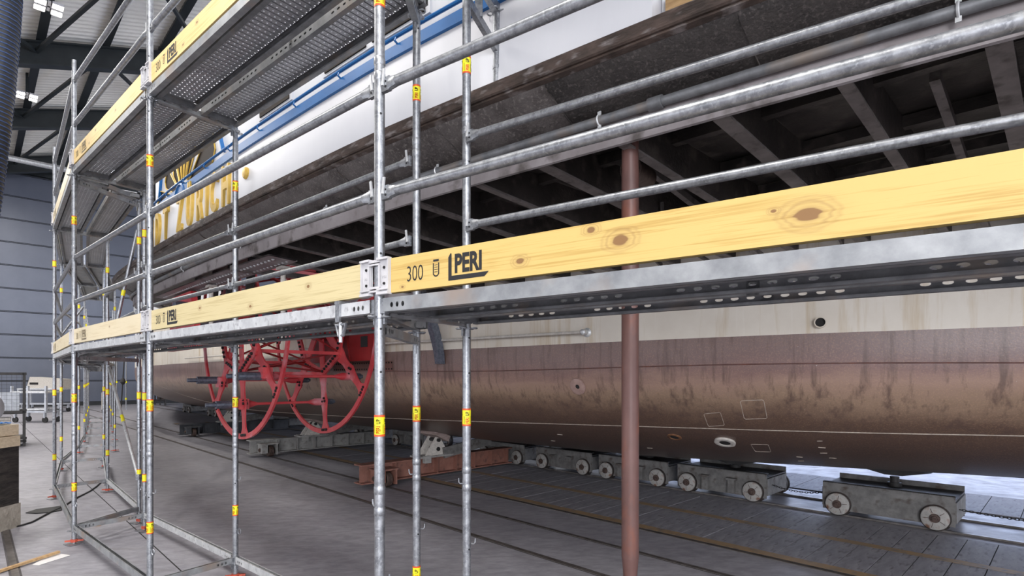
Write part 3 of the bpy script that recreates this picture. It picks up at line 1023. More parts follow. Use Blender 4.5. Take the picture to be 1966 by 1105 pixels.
part('bulwark', MB().grid([[S(u, wallv(u, z), z) for z in (3.68, 4.0, 4.27)] for u in ub] ).grid([[S(1.52, wallv(1.52, z), z), S(1.52, wallv(1.52, z) + 0.10, z)] for z in (3.68, 4.27)]), 'white_paint', ship, ang=60)
part('bulwark_pillar', MB().grid([[S(1.50, edge(1.5) + 0.10, z), S(1.42, edge(1.5) + 0.15, z), S(1.42, edge(1.5) + 0.3, z)] for z in (3.68, 4.9)]), 'house_paint', ship)
part('wheel_house_roof', MB().grid([[S(u, wallv(u, 4.2) + 0.1, 4.95), S(u, side(u), 4.95)] for u in frange(6.9, 11.4, 8)]), 'dark_steel', ship)
part('blue_band', MB().grid([[S(u, wallv(u, 4.22) + 0.01, 4.20), S(u, wallv(u, 4.22) - 0.022, 4.205), S(u, wallv(u, 4.22) - 0.022, 4.285), S(u, wallv(u, 4.22) + 0.05, 4.29)] for u in ub]), 'blue_paint', ship)
hr = part('blue_handrail', MB().tube([S(u, wallv(u, 4.3) - 0.03, 4.335) for u in ub], 0.014, 8), 'blue_paint', ship)
for u in frange(2.0, 12.0, 15):
    part('rail_bracket', MB().tube([S(u, wallv(u, 4.3) - 0.03, 4.335), S(u, wallv(u, 4.3) - 0.045, 4.30), S(u, wallv(u, 4.3), 4.27)], 0.008, 6), 'blue_paint', hr)
part('deckhouse_wall', MB().grid([[S(u, wallv(u, 4.2) + 0.03, z) for z in (4.25, 5.9)] for u in ub]), 'house_paint', ship, ang=60)
for px_ in (524, 659, 760):
    u = u_at(px_)
    zw = 4.455
    fr = part('window_frame', MB().bar(S(u - 0.33, wallv(u - .33, 4.2) + 0.02, zw), S(u + 0.33, wallv(u + .33, 4.2) + 0.02, zw), 0.03, 0.105), 'house_paint', ship)
    part('slit_window', MB().bar(S(u - 0.29, wallv(u - .29, 4.2) + 0.004, zw), S(u + 0.29, wallv(u + .29, 4.2) + 0.004, zw), 0.02, 0.060), 'window_dark', fr)


# sun emblem of gilded window openings on the paddle box
def wall_pt(u, z, off=0.0):
    return S(u, wallv(u, 4.2) + 0.03 - off, z)


US, ZS = 7.92, 4.15
sun = part('sun_arc', MB().tube([wall_pt(US - 0.17 * math.sin(a), ZS + 0.17 * math.cos(a), 0.035) for a in frange(R(-88), R(88), 14)], 0.03, 6), 'blue_paint', ship)
for (a0, a1, r1) in ((-87, -72, 1.2), (-68, -50, 0.88), (-46, -30, 0.60), (-25, -12, 0.55), (-7, 4, 0.52), (10, 22, 0.54), (29, 43, 0.72), (56, 80, 1.15)):
    def pp(a, r, off):
        return wall_pt(US - r * math.sin(R(a)) * 1.0, ZS + r * math.cos(R(a)), off)
    outl = [(a0, 0.26), (a0, r1 * 0.9)] + [(a0 + (a1 - a0) * t, r1) for t in (0.25, 0.75)] + [(a1, r1 * 0.9), (a1, 0.26)]
    wv = part('sun_ray_window', MB().add([pp(a, r, 0.004) for a, r in outl], [tuple(range(len(outl)))]), 'window_dark', ship)
    part('gilded_frame', MB().tube([pp(a, r, 0.012) for a, r in outl], 0.008, 6, closed=True), 'gold', wv)
part('blue_trim', MB().bar(wall_pt(6.55, 4.36, 0.01), wall_pt(6.75, 4.75, 0.01), 0.02, 0.06, (0, 1, 0)), 'blue_paint', ship)
part('blue_trim', MB().bar(wall_pt(9.0, 4.36, 0.01), wall_pt(8.85, 4.8, 0.01), 0.02, 0.05, (0, 1, 0)), 'blue_paint', ship)

# raised gilded name letters on the bulwark
lett = [('S', 10.9), ('T', 10.45), ('A', 9.95)] + [(c_, u_at(x_)) for c_, x_ in (('D', 306), ('T', 321), ('Z', 348), ('\u00dc', 367), ('R', 386), ('I', 400), ('C', 414), ('H', 437))]
lett[2] = ('A', 2 * lett[3][1] - lett[4][1] + 0.05)
lett[1] = ('T', lett[2][1] + 0.5)
lett[0] = ('S', lett[1][1] + 0.45)
for ch, u in lett:
    me = text_mesh(ch, 0.60, 'gold', 0.018, 0.012, 0.53, 'CENTER')
    du = 0.1
    ang = math.atan2(wallv(u - du, 3.9) - wallv(u + du, 3.9), 2 * du)
    o = obj('name_letter', me, ship, S(u, wallv(u, 3.9) - 0.012, 3.735), (0, 0, ang))
u = u_at(473)
part('gold_dot', MB().lathe(S(u, wallv(u, 3.93) + 0.01, 3.95), (0, -1, 0), [(0.062, 0), (0.06, 0.025), (0.045, 0.038), (0.005, 0.042)], 18), 'gold', ship)
# timber chock on the deck edge
t = thing('timber_chock', 'rough brown timber block standing on the deck edge at the top', 'timber', SW(1.36, edge(1.36) + 0.08, 3.683), RZ)
part('block', MB().box((0.0, 0.03, 0.07), (0.20, 0.14, 0.14)), 'timber_old', t)
part('block', MB().box((-0.19, 0.06, 0.04), (0.16, 0.12, 0.08)), 'timber_old', t)

# ------------------------------------------------------------------ paddle wheel
WU0, WV1, WV2, WZ, WR = 9.07, 2.98, 4.28, 2.836, 1.865
wheel = thing('paddlewheel', 'red riveted paddle wheel without floats under the ship side', 'paddle wheel', SW(WU0, (WV1 + WV2) / 2, WZ), RZ)
ROT = R(6)


def wp(ang, r, v):
    """angle from the bottom, positive to the stern"""
    return V((r * math.sin(ang), v - (WV1 + WV2) / 2, -r * math.cos(ang)))


boltm = MB()
for v in (WV1, WV2):
    n = 72
    rr = [[wp(2 * math.pi * i / n, r, v + dv) for (r, dv) in ((WR - 0.038, -0.016), (WR + 0.038, -0.016), (WR + 0.038, 0.016), (WR - 0.038, 0.016))] for i in range(n + 1)]
    part('rim', MB().grid(rr, closed=True), 'red_paint', wheel)
    part('hub', MB().lathe(wp(0, 0, v - 0.13), (0, 1, 0), [(0.2, 0), (0.32, 0.02), (0.32, 0.24), (0.2, 0.26)], 24), 'red_dark', wheel)
    for k in range(8):
        a = ROT + k * math.pi / 4
        r0, r1 = 0.899, WR
        t0 = wp(a, 1, v) - wp(a, 0, v)
        tx = wp(a + math.pi / 2, 1, v) - wp(a + math.pi / 2, 0, v)
        prof = [(0.840, 0.14), (0.974, 0.115), (1.109, 0.075), (1.243, 0.08), (1.361, 0.115), (1.478, 0.08), (1.638, 0.060), (1.730, 0.068), (1.814, 0.125), (1.865, 0.16)]
        poly = [wp(0, 0, v - 0.010) + t0 * r + tx * w for r, w in prof] + [wp(0, 0, v - 0.010) + t0 * r - tx * w for r, w in reversed(prof)]
        sp = part('spoke', MB().prism(poly, (0, 0.02, 0)), 'red_paint', wheel)
        m = MB()
        for (r, w) in ((1.840, 0.03), (1.840, 0.08), (1.840, -0.03), (1.840, -0.08), (1.361, 0.05), (1.361, -0.05), (1.310, 0.03)):
            m.lathe(wp(0, 0, v - 0.035) + t0 * r + tx * w, (0, 1, 0), [(0.018, 0), (0.022, 0.012), (0.022, 0.06), (0.018, 0.075)], 6)
        part('bolts', m, 'bolt', sp)['kind'] = 'stuff'
        # bolted plate of the inner octagon to the next corner
        b = a + math.pi / 4
        p0, p1 = wp(a, 0.890, v - 0.022), wp(b, 0.890, v - 0.022)
        pl = part('octagon_plate', MB().bar(p0, p1, 0.03, 0.15, (0, 1, 0) if False else (p0 + p1 - 2 * wp(0, 0, v - 0.022))), 'red_paint', wheel)
        m = MB()
        for i in range(1, 8):
            q = p0 + (p1 - p0) * (i / 8)
            m.lathe(q + V((0, -0.045, 0)), (0, 1, 0), [(0.018, 0), (0.024, 0.012), (0.024, 0.07), (0.018, 0.085)], 6)
        part('bolts', m, 'bolt', pl)['kind'] = 'stuff'
        # flat arms from hub to the octagon corner
        part('arm', MB().bar(wp(a, 0.26, v), wp(a, 0.874, v), 0.022, 0.15, tx.cross(t0) if False else tx), 'red_paint', wheel)
# axle and cross pieces between the two rims
part('axle', MB().tube([wp(0, 0, WV1 - 0.9), wp(0, 0, WV2 + 0.4)], 0.15, 20), 'shaft_steel', wheel)
for k in range(8):
    a = ROT + k * math.pi / 4
    b = a + math.pi / 4
    part('tie_bar', MB().bar(wp(a, 0.890, WV1), wp(a, 0.890, WV2), 0.05, 0.05), 'red_paint', wheel)
    part('diagonal_brace', MB().tube([wp(a, 0.857, WV1), wp(b, 0.857, WV2)], 0.016, 8), 'red_dark', wheel)
    part('diagonal_brace', MB().tube([wp(b, 0.857, WV1), wp(a, 0.857, WV2)], 0.016, 8), 'red_dark', wheel)
    tx = wp(a + math.pi / 2, 1, 0) - wp(a + math.pi / 2, 0, 0)
    c = wp(a, 1.361, 0) - wp(0, 0, 0)
    off = tx * -0.10
    A, B = wp(a, 1.361, WV1) + off, wp(a, 1.361, WV2) + off
    pin = part('float_pin', MB().tube([A + V((0, -0.05, 0)), A + V((0, 0.12, 0)), A + V((0, 0.24, 0)), B - V((0, 0.24, 0)), B - V((0, 0.12, 0)), B + V((0, 0.05, 0))], [0.062, 0.062, 0.022, 0.022, 0.062, 0.062], 12), 'red_paint', wheel)
    part('threaded_end', MB().tube([A + V((0, y, 0)) for y in (-0.05, -0.051, -0.36, -0.361, -0.50)], [0.055, 0.062, 0.062, 0.035, 0.032], 12), 'shaft_steel', pin)
    part('threaded_end', MB().tube([B + V((0, y, 0)) for y in (0.05, 0.2, 0.201, 0.235)], [0.05, 0.05, 0.03, 0.03], 10), 'shaft_steel', pin)
    part('pin_bracket', MB().box(A + tx * 0.06, (0.16, 0.14, 0.16)), 'red_paint', pin)

# ------------------------------------------------------------------ brown prop under the sponson
t = thing('steel_prop', 'thick brown painted steel pipe column in front of the hull', 'column', (0.708, 3.307, 0), 0)
part('pipe', MB().tube([(0, 0, 0.80), (0, 0, 3.10)], 0.0515, 28), 'prop_brown', t)
part('tapered_foot', MB().lathe((0, 0, 0), (0, 0, 1), [(0.10, 0.0), (0.10, 0.02), (0.038, 0.021), (0.042, 0.70), (0.045, 0.74), (0.0515, 0.81)], 28), 'prop_brown', t)
part('head_tube', MB().tube([(0, 0, 3.09), (0, 0, 3.44)], 0.050, 24), 'prop_brown', t)

# ------------------------------------------------------------------ scaffold
F = {0: V((1.86, 0.90)), 1: V((-0.62, 2.585)), 2: V((-2.97, 4.53)), 3: V((-4.94, 6.23)), 4: V((-7.11, 8.58)), 5: V((-9.11, 11.16)),
     6: V((-10.73, 13.68)), 7: V((-12.47, 16.1)), 8: V((-14.27, 18.5)), 9: V((-16.07, 20.9)), 10: V((-17.87, 23.3))}
RRS = {'0': V((2.27, 1.49)), '1r': V((-0.259, 3.15)), '1l': V((-0.598, 3.46)), '2': V((-2.57, 5.13)), '3r': V((-4.52, 6.79)), '3l': V((-4.83, 7.15)),
       '4': V((-6.66, 9.09)), '5': V((-8.56, 11.58)), '6': V((-10.13, 14.08)), '7': V((-11.88, 16.52)), '8': V((-13.69, 18.93)), '9': V((-15.49, 21.33)), '10': V((-17.29, 23.73))}
TR = 0.02415


def sticker_text():
    a = text_mesh('PERI', 0.030, 'tape_orange', 0.0004, 0.0006)
    b = text_mesh('UP', 0.030, 'ink', 0.0004, 0.0006)
    res = []
    for me, x0 in ((a, -0.036), (b, 0.008)):
        mm = MB()
        for q in me.vertices:
            x, y, z = q.co
            ang = (z - 0.011) / TR * 0.85
            r = TR + 0.0031
            hh = x0 + x * 0.62
            mm.v.append(V((-r * math.sin(-ang) * -1, -r * math.cos(ang), hh)) if False else V((-r * math.sin(ang), -r * math.cos(ang), hh)))
        mm.f = [tuple(p.vertices) for p in me.polygons]
        res.append(mm)
    return res


stx = sticker_text()
# thin frame line beside the word
stx[1].add([V((-(TR + .0031) * math.sin(a), -(TR + .0031) * math.cos(a), z)) for a in (0.62, 0.70) for z in (-0.036, 0.006)], [(0, 1, 3, 2)])
me_p, me_u = stx[0].mesh('lettering', 'tape_orange'), stx[1].mesh('lettering', 'ink')


def rosette_mesh():
    m = MB()
    m.lathe((0, 0, -0.005), (0, 0, 1), [(0.034, 0), (0.034, 0.010)], 16)
    for k in range(4):
        a = k * math.pi / 2 + math.pi / 4
        c = V((0.044 * math.cos(a), 0.044 * math.sin(a), 0))
        m.tube([c + V((0.019 * math.cos(b), 0.019 * math.sin(b), 0)) for b in frange(0, 2 * math.pi * 11 / 12, 12)], 0.0048, 6, closed=True)
    return m.mesh('rosette', 'galv')


ros = rosette_mesh()
stick = MB().tube([(0, 0, -0.043), (0, 0, 0.043)], TR + 0.0008, 20, caps=False).mesh('sticker', 'tape_yellow')
strip = MB().tube([(0, 0, -0.005), (0, 0, 0.005)], TR + 0.0012, 20, caps=False).mesh('border', 'tape_orange')
hook = MB().tube([(TR, 0, 0), (TR + 0.016, 0, -0.002), (TR + 0.024, 0, 0.006), (TR + 0.026, 0, 0.03)], 0.0045, 6).mesh('hook', 'galv')
eyelet = MB().tube([(TR + 0.012 + 0.014 * math.cos(b), 0, 0.026 * math.sin(b)) for b in frange(0, 2 * math.pi * 9 / 10, 10)], 0.0045, 6, closed=True).mesh('eyelet', 'galv')
foot = MB().box((0, 0, 0.006), (0.15, 0.15, 0.008)).mesh('base_plate', 'galv')
screw = MB().tube([(0, 0, 0.01), (0, 0, 0.10)], 0.017, 12).mesh('jack_screw', 'galv_flat')
nut = MB().lathe((0, 0, 0.028), (0, 0, 1), [(0.034, 0), (0.034, 0.03)], 10).bar((-0.085, 0, 0.042), (0.085, 0, 0.042), 0.022, 0.016).mesh('wing_nut', 'nut_red')
bead = MB()._lathe((0, 0, 0), (0, 0, 1), [(TR, -0.02), (TR + .0025, -0.014), (TR + .0025, 0.014), (TR, 0.02)], 18).mesh('collar', 'galv')


def standard(p, top, label, detail=2, rot=0.0, base=True, group='scaffold uprights'):
    t = thing('scaffold_standard', label, 'scaffold upright', (p.x, p.y, 0), rot, group)
    def tm():
        m = MB().tube([(0, 0, 0.06 if base else 0.12), (0, 0, top - 0.12)], TR, 20 if detail else 12)
        m.tube([(0, 0, top - 0.13), (0, 0, top)], TR * 0.84, 14)
        return m.mesh('tube', 'galv')
    obj('tube', cached(('std', top, detail > 0, base), tm), t)
    if base:
        for q, nm in ((foot, 'base_plate'), (screw, 'jack_screw'), (nut, 'wing_nut')):
            o = obj(nm, q, t)
            if nm == 'wing_nut':
                o.rotation_euler = (0, 0, random.uniform(0, 3))
    for z in (0.155, 2.155, 4.155):
        if z < top - 0.02:
            obj('rosette', ros, t, (0, 0, z), (0, 0, R(20)))
    for z in (0.65, 1.65, 3.65):
        if z < top - 0.1:
            s = obj('sticker', stick, t, (0, 0, z))
            obj('border', strip, s, (0, 0, 0.045))
            obj('border', strip, s, (0, 0, -0.045))
            if detail > 1:
                for k in range(4):
                    for me in (me_p, me_u):
                        obj('lettering', me, s, (0, 0, 0), (0, 0, k * math.pi / 2 + R(8)))
    if detail:
        for z in (1.25, 1.35, 3.28, 3.35):
            if z < top:
                obj('collar', bead, t, (0, 0, z))
        for z, q, a in ((0.45, eyelet, 0.3), (0.93, hook, 0.1), (1.27, hook, 2.8)):
            obj('hook' if q is hook else 'eyelet', q, t, (0, 0, z), (0, 0, a + random.uniform(-0.4, 0.4)))
        holes = MB()
        for z in (2.10, 2.45, 3.1, 0.9, 1.9, 4.05, 4.5):
            if z < top - 0.2:
                holes.lathe((TR * 0.62, -TR * 0.80, z), (0.62, -0.8, 0), [(0.0055, -0.004), (0.0055, 0.0012)], 8)
        part('pin_hole', holes, 'ink', t)
    return t


standard(F[1], 5.46, 'nearest galvanised scaffold upright, standing in the middle between the two lower toe boards', 2, R(-10))
standard(RRS['1r'], 5.46, 'rear galvanised scaffold upright just left of the brown pipe column', 2, R(4))
standard(RRS['1l'], 5.46, 'rear galvanised scaffold upright between the nearest upright and its right neighbour', 2, R(-4))
standard(F[2], 5.46, 'front scaffold upright at the left end of the pale lower toe board', 2, R(-25))
standard(RRS['2'], 4.20, 'rear scaffold upright standing in front of the red paddle wheel', 2, R(-15))
standard(F[3], 5.46, 'front scaffold upright second from left, with a red jack nut at its foot', 2, R(-30))
standard(RRS['3r'], 4.20, 'rear scaffold upright close behind the front upright, right one of the pair', 1, R(-30))
standard(RRS['3l'], 4.20, 'rear scaffold upright with a diagonal brace, left one of the pair', 1, R(-30))
standard(F[4], 5.46, 'leftmost front scaffold upright beside the wooden block', 1, R(-30))
standard(RRS['4'], 4.20, 'rear scaffold upright opposite the leftmost front upright, left of the diagonal brace', 1, R(-30))
standard(F[5], 5.46, 'front scaffold upright just behind the leftmost one', 1, R(-30))
standard(RRS['5'], 4.20, 'rear scaffold upright opposite the one behind the leftmost front upright', 1, R(-30))
ORD = ('first', 'second', 'third', 'fourth', 'fifth')
for k in (6, 7, 8, 9, 10):
    standard(F[k], 5.46 if k < 8 else 4.2, f'distant front scaffold upright of the {ORD[k - 6]} far pair', 0, R(-30), group='far scaffold uprights')
    standard(RRS[str(k)], 4.20, f'distant rear scaffold upright of the {ORD[k - 6]} far pair', 0, R(-30), group='far scaffold uprights')

BAYS = [  # left front, right front, left rear, right rear, wording, toe board wood
    (1, 0, '1r', '0', 'right-hand bay', 'wood_gold', 'ink'),
    (2, 1, '2', '1l', 'first bay to the left', 'wood_pale', 'ink'),
    (3, 2, '3r', '2', 'second bay to the left', 'wood_light', 'ink_faded'),
    (4, 3, '4', '3l', 'third bay to the left', 'wood_light', 'ink_faded'),
    (5, 4, '5', '4', 'fourth bay to the left', 'wood_light', 'ink_faded'),
    (6, 5, '6', '5', 'fifth bay to the left', 'wood_light', None),
    (7, 6, '7', '6', 'sixth bay to the left', 'wood_light', None),
    (8, 7, '8', '7', 'seventh bay to the left', 'wood_light', None),
    (9, 8, '9', '8', 'eighth bay to the left', 'wood_light', None),
    (10, 9, '10', '9', 'farthest bay', 'wood_light', None),
]
pin = MB().box((0, 0, 0.0), (0.012, 0.008, 0.075)).mesh('wedge', 'galv_bright')


def railhead(m, x, sgn, r):
    """flattened tube end with its hook plate"""
    m.add([V((x, -0.012, -0.032)), V((x, 0.012, -0.032)), V((x, 0.012, 0.032)), V((x, -0.012, 0.032))], [])
    o = len(m.v) - 4
    n = 12
    xs = x + sgn * 0.085
    ring = []
    for k in range(n):
        a = 2 * math.pi * k / n
        m.v.append(V((xs, r * math.cos(a), r * math.sin(a))))
    ring = list(range(o + 4, o + 4 + n))
    flat = []
    for k in range(n):
        a = 2 * math.pi * k / n
        m.v.append(V((x + sgn * 0.03, max(-0.011, min(0.011, 0.02 * math.cos(a))), 0.033 * math.sin(a))))
    fl_ = list(range(o + 4 + n, o + 4 + 2 * n))
    for k in range(n):
        m.f.append((ring[k], ring[(k + 1) % n], fl_[(k + 1) % n], fl_[k]))
    m.box((x + sgn * 0.018, 0, 0), (0.05, 0.020, 0.064))


def guardrail(p, q, z, label, group, r=0.0215, detail=True, y=0.0):
    d = q - p
    L = d.length
    rz = math.atan2(d.y, d.x)
    t = thing('guardrail', label, 'guardrail', (p.x, p.y, z), rz, group)
    m = MB().tube([(0.115, y, 0), (L - 0.115, y, 0)], r, 14, caps=False)
    part('tube', m, 'galv', t)
    for x, sg in ((0.03, 1), (L - 0.03, -1)):
        hm = MB()
        railhead(hm, x, sg, r)
        for w in hm.v:
            w.y += y
        h = part('hook_head', hm, 'galv', t)
        if detail:
            obj('wedge', pin, h, (x + sg * 0.012, y - 0.016, 0.03), (0, R(8 * sg), 0))
            part('head_hole', MB().lathe((x + sg * 0.02, y - 0.009, -0.012), (0, -1, 0), [(0.006, 0), (0.006, 0.003)], 8).lathe((x + sg * 0.02, y - 0.009, 0.012), (0, -1, 0), [(0.005, 0), (0.005, 0.003)], 8), 'ink', h)
    return t


def ledger(p, q, z, label, group, name='ledger', m='galv_flat', h=0.062, detail=True, cat='scaffold beam', inset=0.035):
    d = q - p
    L = d.length
    t = thing(name, label, cat, (p.x, p.y, z), math.atan2(d.y, d.x), group)
    a, b = inset + 0.012, L - inset - 0.012
    holes = []
    if detail:
        for x0 in (0.055, 0.090, 0.125):
            holes += [(x0, h * 0.46, 0.009, 0.012, 0.016), (b - a - x0, h * 0.46, 0.009, 0.012, 0.016)]
    mm = MB()
    for y in (-0.021, 0.021):
        mm.holed((a, y, 0), (1, 0, 0), (0, 0, 1), b - a, h, holes)
    mm.grid([[V((a, y, h)), V((b, y, h))] for y in (-0.021, -0.012)]).grid([[V((a, y, h)), V((b, y, h))] for y in (0.012, 0.021)])
    mm.grid([[V((a, y, 0)), V((b, y, 0))] for y in (-0.021, 0.021)])
    part('beam', mm, m, t)
    for x in (inset, L - inset):
        part('end_lug', MB().box((x, 0, h * 0.45), (0.03, 0.03, h * 1.1)).box((x, 0, -0.02), (0.014, 0.012, 0.07)), 'galv', t)
    return t


SLOT5 = (0.24, 0.755, 1.27, 1.53, 2.055, 2.5)


def deck(org, ex, x0, x1, y0, y1, z, label, group, detail):
    """steel scaffold deck: perforated ribbed sheet, slotted side channels, end hooks"""
    rz = math.atan2(ex.y, ex.x)
    t = thing('scaffold_deck', label, 'scaffold deck', (org.x, org.y, z), rz, group)
    L, W = x1 - x0, y1 - y0

    def sheet():
        m = MB()
        n = int(L / 0.05)
        rows = []
        for i in range(n):
            xa = x0 + L * i / n
            for dx, dz in ((0.0, 0.0), (0.0015, 0.022), (0.0085, 0.022), (0.010, 0.0)):
                rows.append([V((xa + dx, y0 + 0.030, 0.058 + dz)), V((xa + dx, y1 - 0.030, 0.058 + dz))])
        rows.append([V((x1, y0 + 0.030, 0.058)), V((x1, y1 - 0.030, 0.058))])
        m.grid(rows)
        return m
    if detail:
        part('perforated_sheet', sheet(), 'deck_sheet', t, ang=20)
    else:
        part('perforated_sheet', MB().span((x0, y0, 0.055), (x1, y1, 0.062)), 'galv_flat', t)
    for (ya, sg) in ((y0, 1), (y1, -1)):
        m = MB()
        holes = []
        if detail:
            for s0 in SLOT5:
                for j in range(5):
                    hx = s0 + 0.0645 * j
                    if 0.06 < hx < L - 0.06:
                        holes.append((hx, 0.034, 0.0165, 0.0075, 0.024))
        m.holed((x0, ya, 0), (1, 0, 0), (0, 0, 1), L, 0.066, holes)
        m.grid([[V((x, ya, 0)), V((x, ya + sg * 0.034, 0)), V((x, ya + sg * 0.034, 0.012))] for x in (x0, x1)])
        m.grid([[V((x, ya, 0.066)), V((x, ya + sg * 0.012, 0.070)), V((x, ya + sg * 0.032, 0.058))] for x in (x0, x1)])
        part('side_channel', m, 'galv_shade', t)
    for xe in (x0 + 0.02, x1 - 0.02):
        m = MB().span((xe - 0.012, y0 + 0.01, 0.005), (xe + 0.012, y1 - 0.01, 0.05))
        for f_ in (0.3, 0.7):
            m.box((xe + (0.02 if xe > (x0 + x1) / 2 else -0.02), y0 + W * f_, 0.012), (0.05, 0.05, 0.028))
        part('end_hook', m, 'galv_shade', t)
    return t


fit_mesh = {}


def toe_fitting(sg):
    """cast end fitting with ribs, pin and screws; sg=+1 opens to +x"""
    m = MB()
    m.box((sg * 0.061, -0.022, 0.078), (0.064, 0.012, 0.168))
    m.box((sg * 0.061, -0.030, 0.158), (0.072, 0.028, 0.010)).box((sg * 0.061, -0.030, 0.000), (0.074, 0.028, 0.012)).box((sg * 0.061, -0.032, 0.018), (0.072, 0.022, 0.006))
    m.box((sg * 0.094, -0.028, 0.078), (0.007, 0.022, 0.160))
    m.box((sg * 0.012, -0.030, 0.150), (0.05, 0.014, 0.012)).box((sg * 0.012, -0.030, 0.135), (0.05, 0.014, 0.008)).box((sg * 0.012, -0.030, 0.028), (0.05, 0.014, 0.010)).box((sg * 0.012, -0.030, 0.012), (0.05, 0.014, 0.008))
    m.box((sg * 0.036, -0.026, 0.08), (0.010, 0.022, 0.10))
    m.box((sg * 0.046, -0.031, 0.085), (0.003, 0.006, 0.09))
    return m.mesh('end_fitting', 'cast_grey')


FITL, FITR = toe_fitting(1), toe_fitting(-1)
emb = text_mesh('PERI', 0.016, 'cast_grey', 0.0012, 0.0003, 0.9, 'CENTER')
boss = MB().lathe((0, 0, 0), (0, -1, 0), [(0.007, 0), (0.007, 0.005), (0.003, 0.005), (0.003, 0.002)] if False else [(0.007, 0), (0.006, 0.005)], 10).mesh('screw', 'bolt')


def logo(num, ink):
    """stencilled marks of a toe board: length number, shield and framed word"""
    out = []
    out.append(('marking_number', text_mesh(num, 0.098, ink, 0.0004, -0.0008, 0.70), 0.110, 0.040))
    sh = MB()
    u_ = [(0, 0.06), (0, 0.012), (0.008, 0.003), (0.018, 0), (0.028, 0.003), (0.036, 0.012), (0.036, 0.06)]
    i_ = [(0.006, 0.06), (0.006, 0.014), (0.011, 0.008), (0.018, 0.006), (0.025, 0.008), (0.030, 0.014), (0.030, 0.06)]
    n = len(u_)
    sh.add([V((x, 0, z)) for x, z in u_] + [V((x, 0, z)) for x, z in i_], [(k, k + 1, n + k + 1, n + k) for k in range(n - 1)])
    for j in range(4):
        sh.add([V((0.009, 0, 0.05 - j * 0.010)), V((0.027, 0, 0.05 - j * 0.010)), V((0.027, 0, 0.0525 - j * 0.010)), V((0.009, 0, 0.0525 - j * 0.010))], [(0, 1, 2, 3)])
    sh.add([V((0.002, 0, 0.066)), V((0.034, 0, 0.066)), V((0.034, 0, 0.075)), V((0.002, 0, 0.075))], [(0, 1, 2, 3)])
    out.append(('marking_shield', sh.mesh('marking', ink), 0.268, 0.044))
    fr = MB()
    fr.add([V((0, 0, 0.0)), V((0.190, 0, 0.0)), V((0.212, 0, 0.019)), V((0.018, 0, 0.019)), V((0.018, 0, 0.112)), V((0.012, 0, 0.115)), V((0, 0, 0.098))], [(0, 1, 2, 3), (0, 3, 4, 5, 6)])
    out.append(('marking_frame', fr.mesh('marking', ink), 0.355, 0.020))
    out.append(('marking_word', text_mesh('PERI', 0.106, ink, 0.0004, 0.0040, 0.74), 0.388, 0.052))
    return out


logos = {'ink': logo('300', 'ink'), 'ink_faded': logo('300', 'ink_faded')}


def toe_board(p, q, z, label, group, wm, ink, fittings=True):
    d = q - p
    L = d.length
    t = thing('toe_board', label, 'toe board', (p.x, p.y, z), math.atan2(d.y, d.x), group)
    part('plank', MB().span((0.078, -0.020, 0), (L - 0.078, 0.012, 0.157)), wm, t)
    if fittings:
        for me, x in ((FITL, 0.0), (FITR, L)):
            f = obj('end_fitting', me, t, (x, 0, 0))
            sg = 1 if x == 0 else -1
            obj('embossed_word', emb, f, (sg * 0.062, -0.0285, 0.070))
            for zz_ in (0.045, 0.118):
                obj('screw', boss, f, (sg * 0.062, -0.028, zz_))
    if ink:
        for nm, me, x, zz_ in logos[ink]:
            obj('printed_mark', me, t, (x + 0.085, -0.0208, zz_))
    return t


for bi, (fl_, fr_, rl, rr_, words, wm, ink) in enumerate(BAYS):
    A, B = F[fl_], F[fr_]
    Ra, Rb = RRS[rl], RRS[rr_]
    ex = (B - A).normalized()
    ey = V((-ex.y, ex.x))
    if ey.dot(Ra - A) < 0:
        ey = -ey
    L = (B - A).length
    xa, xb = (Ra - A).dot(ex), (Rb - A).dot(ex)
    dl = bi < 5
    for lv, z0, lw in ((0, 2.155, 'lower'), (1, 4.155, 'upper')):
        if lv and bi > 6:
            continue
        hi = 'wood_high' if lv and bi < 3 else wm
        ink2 = ink if not (lv and bi) else ('ink' if bi == 1 else ink)
        if not (lv == 0 and bi >= 5):
            toe_board(A, B, z0 + 0.105, f'yellow wooden toe board, {lw} walkway, {words}', f'toe boards of the {lw} walkway', hi, ink2, bi < 5)
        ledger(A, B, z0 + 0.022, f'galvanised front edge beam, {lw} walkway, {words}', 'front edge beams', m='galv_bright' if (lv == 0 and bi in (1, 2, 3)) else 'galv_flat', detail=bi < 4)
        for k, (ya, yb) in enumerate(((0.035, 0.345), (0.395, 0.705))):
            t0 = (ya + yb) / 2 / 0.72
            deck(A, ex, xa * t0 + 0.04, L + (xb - L) * t0 - 0.04, ya, yb, z0 + 0.022,
                 f'perforated steel {"outer" if k == 0 else "inner"} deck, {lw} walkway, {words}', f'steel decks of the {lw} walkway', dl)
        if bi < 8:
            for gz, gw in ((0.575, 'middle'), (1.075, 'top')):
                if lv == 0 or bi < 5:
                    guardrail(A, B, z0 + gz, f'{gw} front guardrail tube, {lw} walkway, {words}', f'front guardrails of the {lw} walkway', 0.0235, bi < 4)
                if lv == 0 and bi < 4:
                    guardrail(Ra, Rb, z0 + gz, f'{gw} rear guardrail tube on the ship side, {words}', 'rear guardrails', 0.0215, bi < 4, -0.030)
    # base beams
    ledger(A, B, 0.165, f'galvanised front base beam near the floor, {words}', 'base beams', detail=bi < 4)
    if bi < 5 and bi != 0:
        ledger(Ra, Rb, 0.165, f'galvanised rear base beam near the floor, {words}', 'base beams', m='galv_bright', detail=bi < 4)

